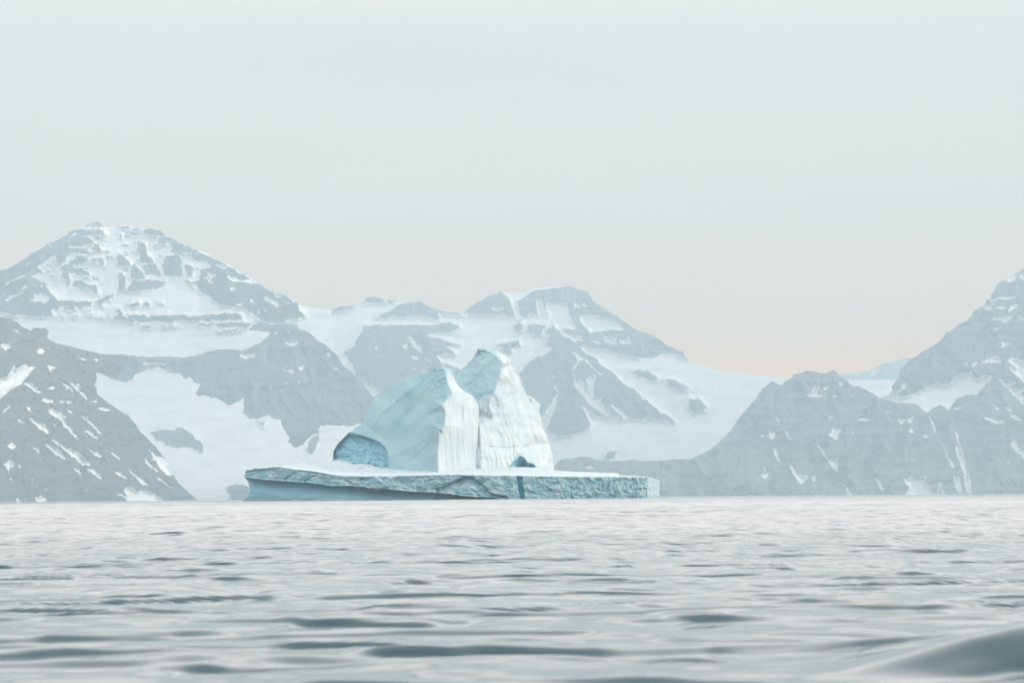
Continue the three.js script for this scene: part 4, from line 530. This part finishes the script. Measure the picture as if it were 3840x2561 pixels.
// ---------------------------------------------------------------- birds
const birdMaterial = new THREE.MeshStandardMaterial({ color: new THREE.Color(0.045, 0.05, 0.055), roughness: 0.8 });
function bird(x, y, depth, turn, lift, label) {
  const b = new THREE.Group(); b.name = numbered('bird'); scene.add(b);
  b.position.set(...at(x, y, depth)); b.rotation.y = turn;
  b.scale.setScalar(0.95);
  describe(b, { label, category: 'bird', group: 'seabirds flying before the ice and mountains' });
  const body = new THREE.LatheGeometry([[0.0, -0.42], [0.05, -0.36], [0.09, -0.2], [0.115, 0], [0.1, 0.16], [0.065, 0.27], [0.06, 0.33], [0.035, 0.4], [0.012, 0.45], [0, 0.46]].map(([r, l]) => new THREE.Vector2(r, l)), 10); body.rotateZ(-Math.PI / 2);
  mesh('body', body, birdMaterial, b);
  for (const s of [-1, 1]) {
    const rows = [[0, 0.16, -0.10, 0], [0.25, 0.17, -0.09, lift * 0.22], [0.5, 0.10, -0.12, lift * 0.34], [0.75, 0.0, -0.16, lift * 0.33], [0.92, -0.12, -0.17, lift * 0.27]], p = [], n = [];
    for (const [o, a, c, h] of rows) p.push(a, h + 0.014, s * o, (a + c) / 2, h + 0.03, s * o, c, h, s * o, (a + c) / 2, h - 0.012, s * o);
    for (let i = 0; i < rows.length - 1; i++) for (let j = 0; j < 4; j++) { const k = i * 4 + j, l = i * 4 + (j + 1) % 4; n.push(k, l, k + 4, l, l + 4, k + 4); }
    const g = new THREE.BufferGeometry(); g.setAttribute('position', new THREE.Float32BufferAttribute(p, 3)); g.setIndex(n); g.computeVertexNormals();
    mesh('wing', g, birdMaterial, b);
  }
  const tail = new THREE.ConeGeometry(0.11, 0.26, 8, 1); tail.scale(1, 1, 0.9); tail.rotateZ(-Math.PI / 2); tail.scale(1, 0.22, 1); tail.translate(-0.46, 0.01, 0);
  mesh('tail', tail, birdMaterial, b);
  return b;
}
bird(1490, 1504, 940, 0.5, 0.8, 'small dark bird flying in front of the shaded side of the iceberg');
bird(307, 1063, 1150, 2.4, 1, 'tiny dark bird in front of the banded snowy mountain on the left');

// ---------------------------------------------------------------- the sea
{
  const SCALE = EYE / 1.4;                       // the ripples are worked out for an eye 1.4 m up
  const R = rng(11), comps = [];
  for (let i = 0; i < 26; i++) {                 // small even ripples
    const L = 0.36 * Math.pow(9, i / 25) * lerp(0.93, 1.07, R()), k = 2 * Math.PI / L, th = Math.PI / 2 + (R() + R() - 1) * 0.75;
    comps.push([k * Math.cos(th), k * Math.sin(th), 0.013 / k, R() * 6.283, L]);
  }
  // wavelets with a long gentle back and a short steep front that faces the shore we look from; they come and go along their crests
  const sets = [[7.5, 0.052, -0.03], [5.2, 0.052, 0.02], [3.7, 0.050, 0.05], [2.7, 0.046, 0.07], [2.0, 0.040, 0.10], [1.5, 0.034, 0.12], [1.1, 0.027, 0.14], [0.8, 0.020, 0.16]];
  const front = (t, e) => t < e ? smooth(0, e, t) * 0.35 + 0.65 * t / e : 1 - smooth(e, 1, t);
  const wake = (x, d) => { const t = smooth(2.1, 4.7, x); return 0.42 * t * (d < 16.6 ? lerp(smooth(16.05, 16.6, d), clamp((d - 16.05) / 0.55, 0, 1), 0.7) : 1 - smooth(16.6, 21, d)); };
  const surface = (x, z, cell) => {
    let h = 0;
    for (const [kx, kz, a, p, L] of comps) { const w = smooth(2.2, 4.2, L / cell); if (w > 0) h += w * a * Math.sin(kx * x + kz * z + p); }
    h *= 0.8 + 0.5 * noise(x / 14, z / 30, 3.1);
    sets.forEach(([L, A, bias], i) => {
      const w = smooth(3, 6, L / cell); if (w <= 0) return;
      const s = i * 7.7 + 0.3, f = z / L + 0.9 * noise(x / (4.5 * L), z / (2.2 * L), s) + 0.3 * noise(x / (1.8 * L), z / (1.6 * L), s + 3), c = noise(x / (1.5 + 0.55 * L), z / (0.8 * L), s + 5) + 0.5 * noise(x / (0.8 + 0.25 * L), z / (0.5 * L), s + 6) + 0.35 * noise(x / 45, z / 90, s + 8);
      h += w * 0.95 * A * (L > 1.2 ? 1.5 - 0.45 * smooth(22, 50, -z) : 1) * smooth(0.08 - bias, 0.34 - bias, c) * (front(f - Math.floor(f), 1 - Math.max(0.025, Math.max(0.13, 3.2 * cell) / L)) - 0.4);
    });
    return h + wake(x, -z);
  };
  // the finest chop, too small to be drawn wave by wave: short facets that lean to and fro
  const chop = (x, d, cell, j) => (j % 2 ? 1 : -1) * Math.min(0.24, 0.5 * cell * lerp(0.085, 0.22, smooth(40, 170, d)) * smooth(28, 70, d)) * Math.max(0, 0.85 + 0.8 * noise(x / (0.8 + d / 90), j * 0.43, 5.5) + 0.4 * noise(x / 30, d / 40, 2.5));
  const rows = [2.5, 5, 8, 11];
  for (let d = 13; d < 420;) { rows.push(d); d += d < 40 ? 0.06 : lerp(0.06, 0.55, Math.min(1, (d - 40) / 260)) * (d > 300 ? 1 + (d - 300) / 60 : 1); }
  const nearCount = rows.length;
  for (let d = rows[rows.length - 1] + 1; d * SCALE < 12200; d += Math.max(1.6, (d - 700) * 0.02)) rows.push(d);
  const angles = [], wide = 0.30; for (let i = -14; i <= 14; i++) if (Math.abs(i) > 1) angles.push(i / 14 * Math.PI * 0.999);
  const dense = []; for (let i = 0; i <= 360; i++) dense.push(lerp(-wide, wide, i / 360));
  const all = [...angles.filter((a) => a < -wide - 0.05), ...dense, ...angles.filter((a) => a > wide + 0.05)];
  let from = 0;
  const build = (list) => {
    const nx = all.length, p = new Float32Array(list.length * nx * 3), ix = [];
    list.forEach((d, j) => { const cell = Math.max(0.06, j ? d - list[j - 1] : 0.15); all.forEach((a, i) => { const x = Math.sin(a) * d, z = -Math.cos(a) * d, o = 3 * (j * nx + i); p[o] = x * SCALE; p[o + 1] = Math.abs(a) <= wide + 0.01 ? (surface(x, z, cell) + chop(x, d, cell, list === rows ? j : j + from)) * SCALE : 0; p[o + 2] = z * SCALE; }); });
    for (let j = 0; j < list.length - 1; j++) for (let i = 0; i < nx - 1; i++) { const k = j * nx + i; ix.push(k, k + 1, k + nx, k + 1, k + nx + 1, k + nx); }
    const g = new THREE.BufferGeometry(); g.setAttribute('position', new THREE.BufferAttribute(p, 3)); g.setIndex(ix); g.computeVertexNormals();
    const uv = new Float32Array(list.length * nx * 2); for (let i = 0; i < list.length * nx; i++) { uv[2 * i] = p[3 * i] / 40; uv[2 * i + 1] = p[3 * i + 2] / 40; } g.setAttribute('uv', new THREE.BufferAttribute(uv, 2));
    return g;
  };
  const sea = new THREE.Group(); sea.name = 'sea'; scene.add(sea);
  describe(sea, { label: 'calm rippled grey-white sea in the foreground', kind: 'structure' });
  const colour = new THREE.Color(0.010, 0.045, 0.056);
  const cutAt = [27, 80, 190, 420, 1e9], rough = [0.07, 0.07, 0.10, 0.16, 0.22];
  cutAt.forEach((c, i) => {
    let to = rows.findIndex((d) => d > c); if (to < 0) to = rows.length - 1;
    mesh(i ? 'open_water' : 'near_water', build(rows.slice(from, to + 1)), new THREE.MeshPhysicalMaterial({ color: colour, roughness: rough[i], ior: 1.34, clearcoat: [0.65, 0.7, 0.9, 1, 1][i], clearcoatRoughness: rough[i], flatShading: i > 0 }), sea);
    from = to;
  });
}

renderer.render(scene, camera);
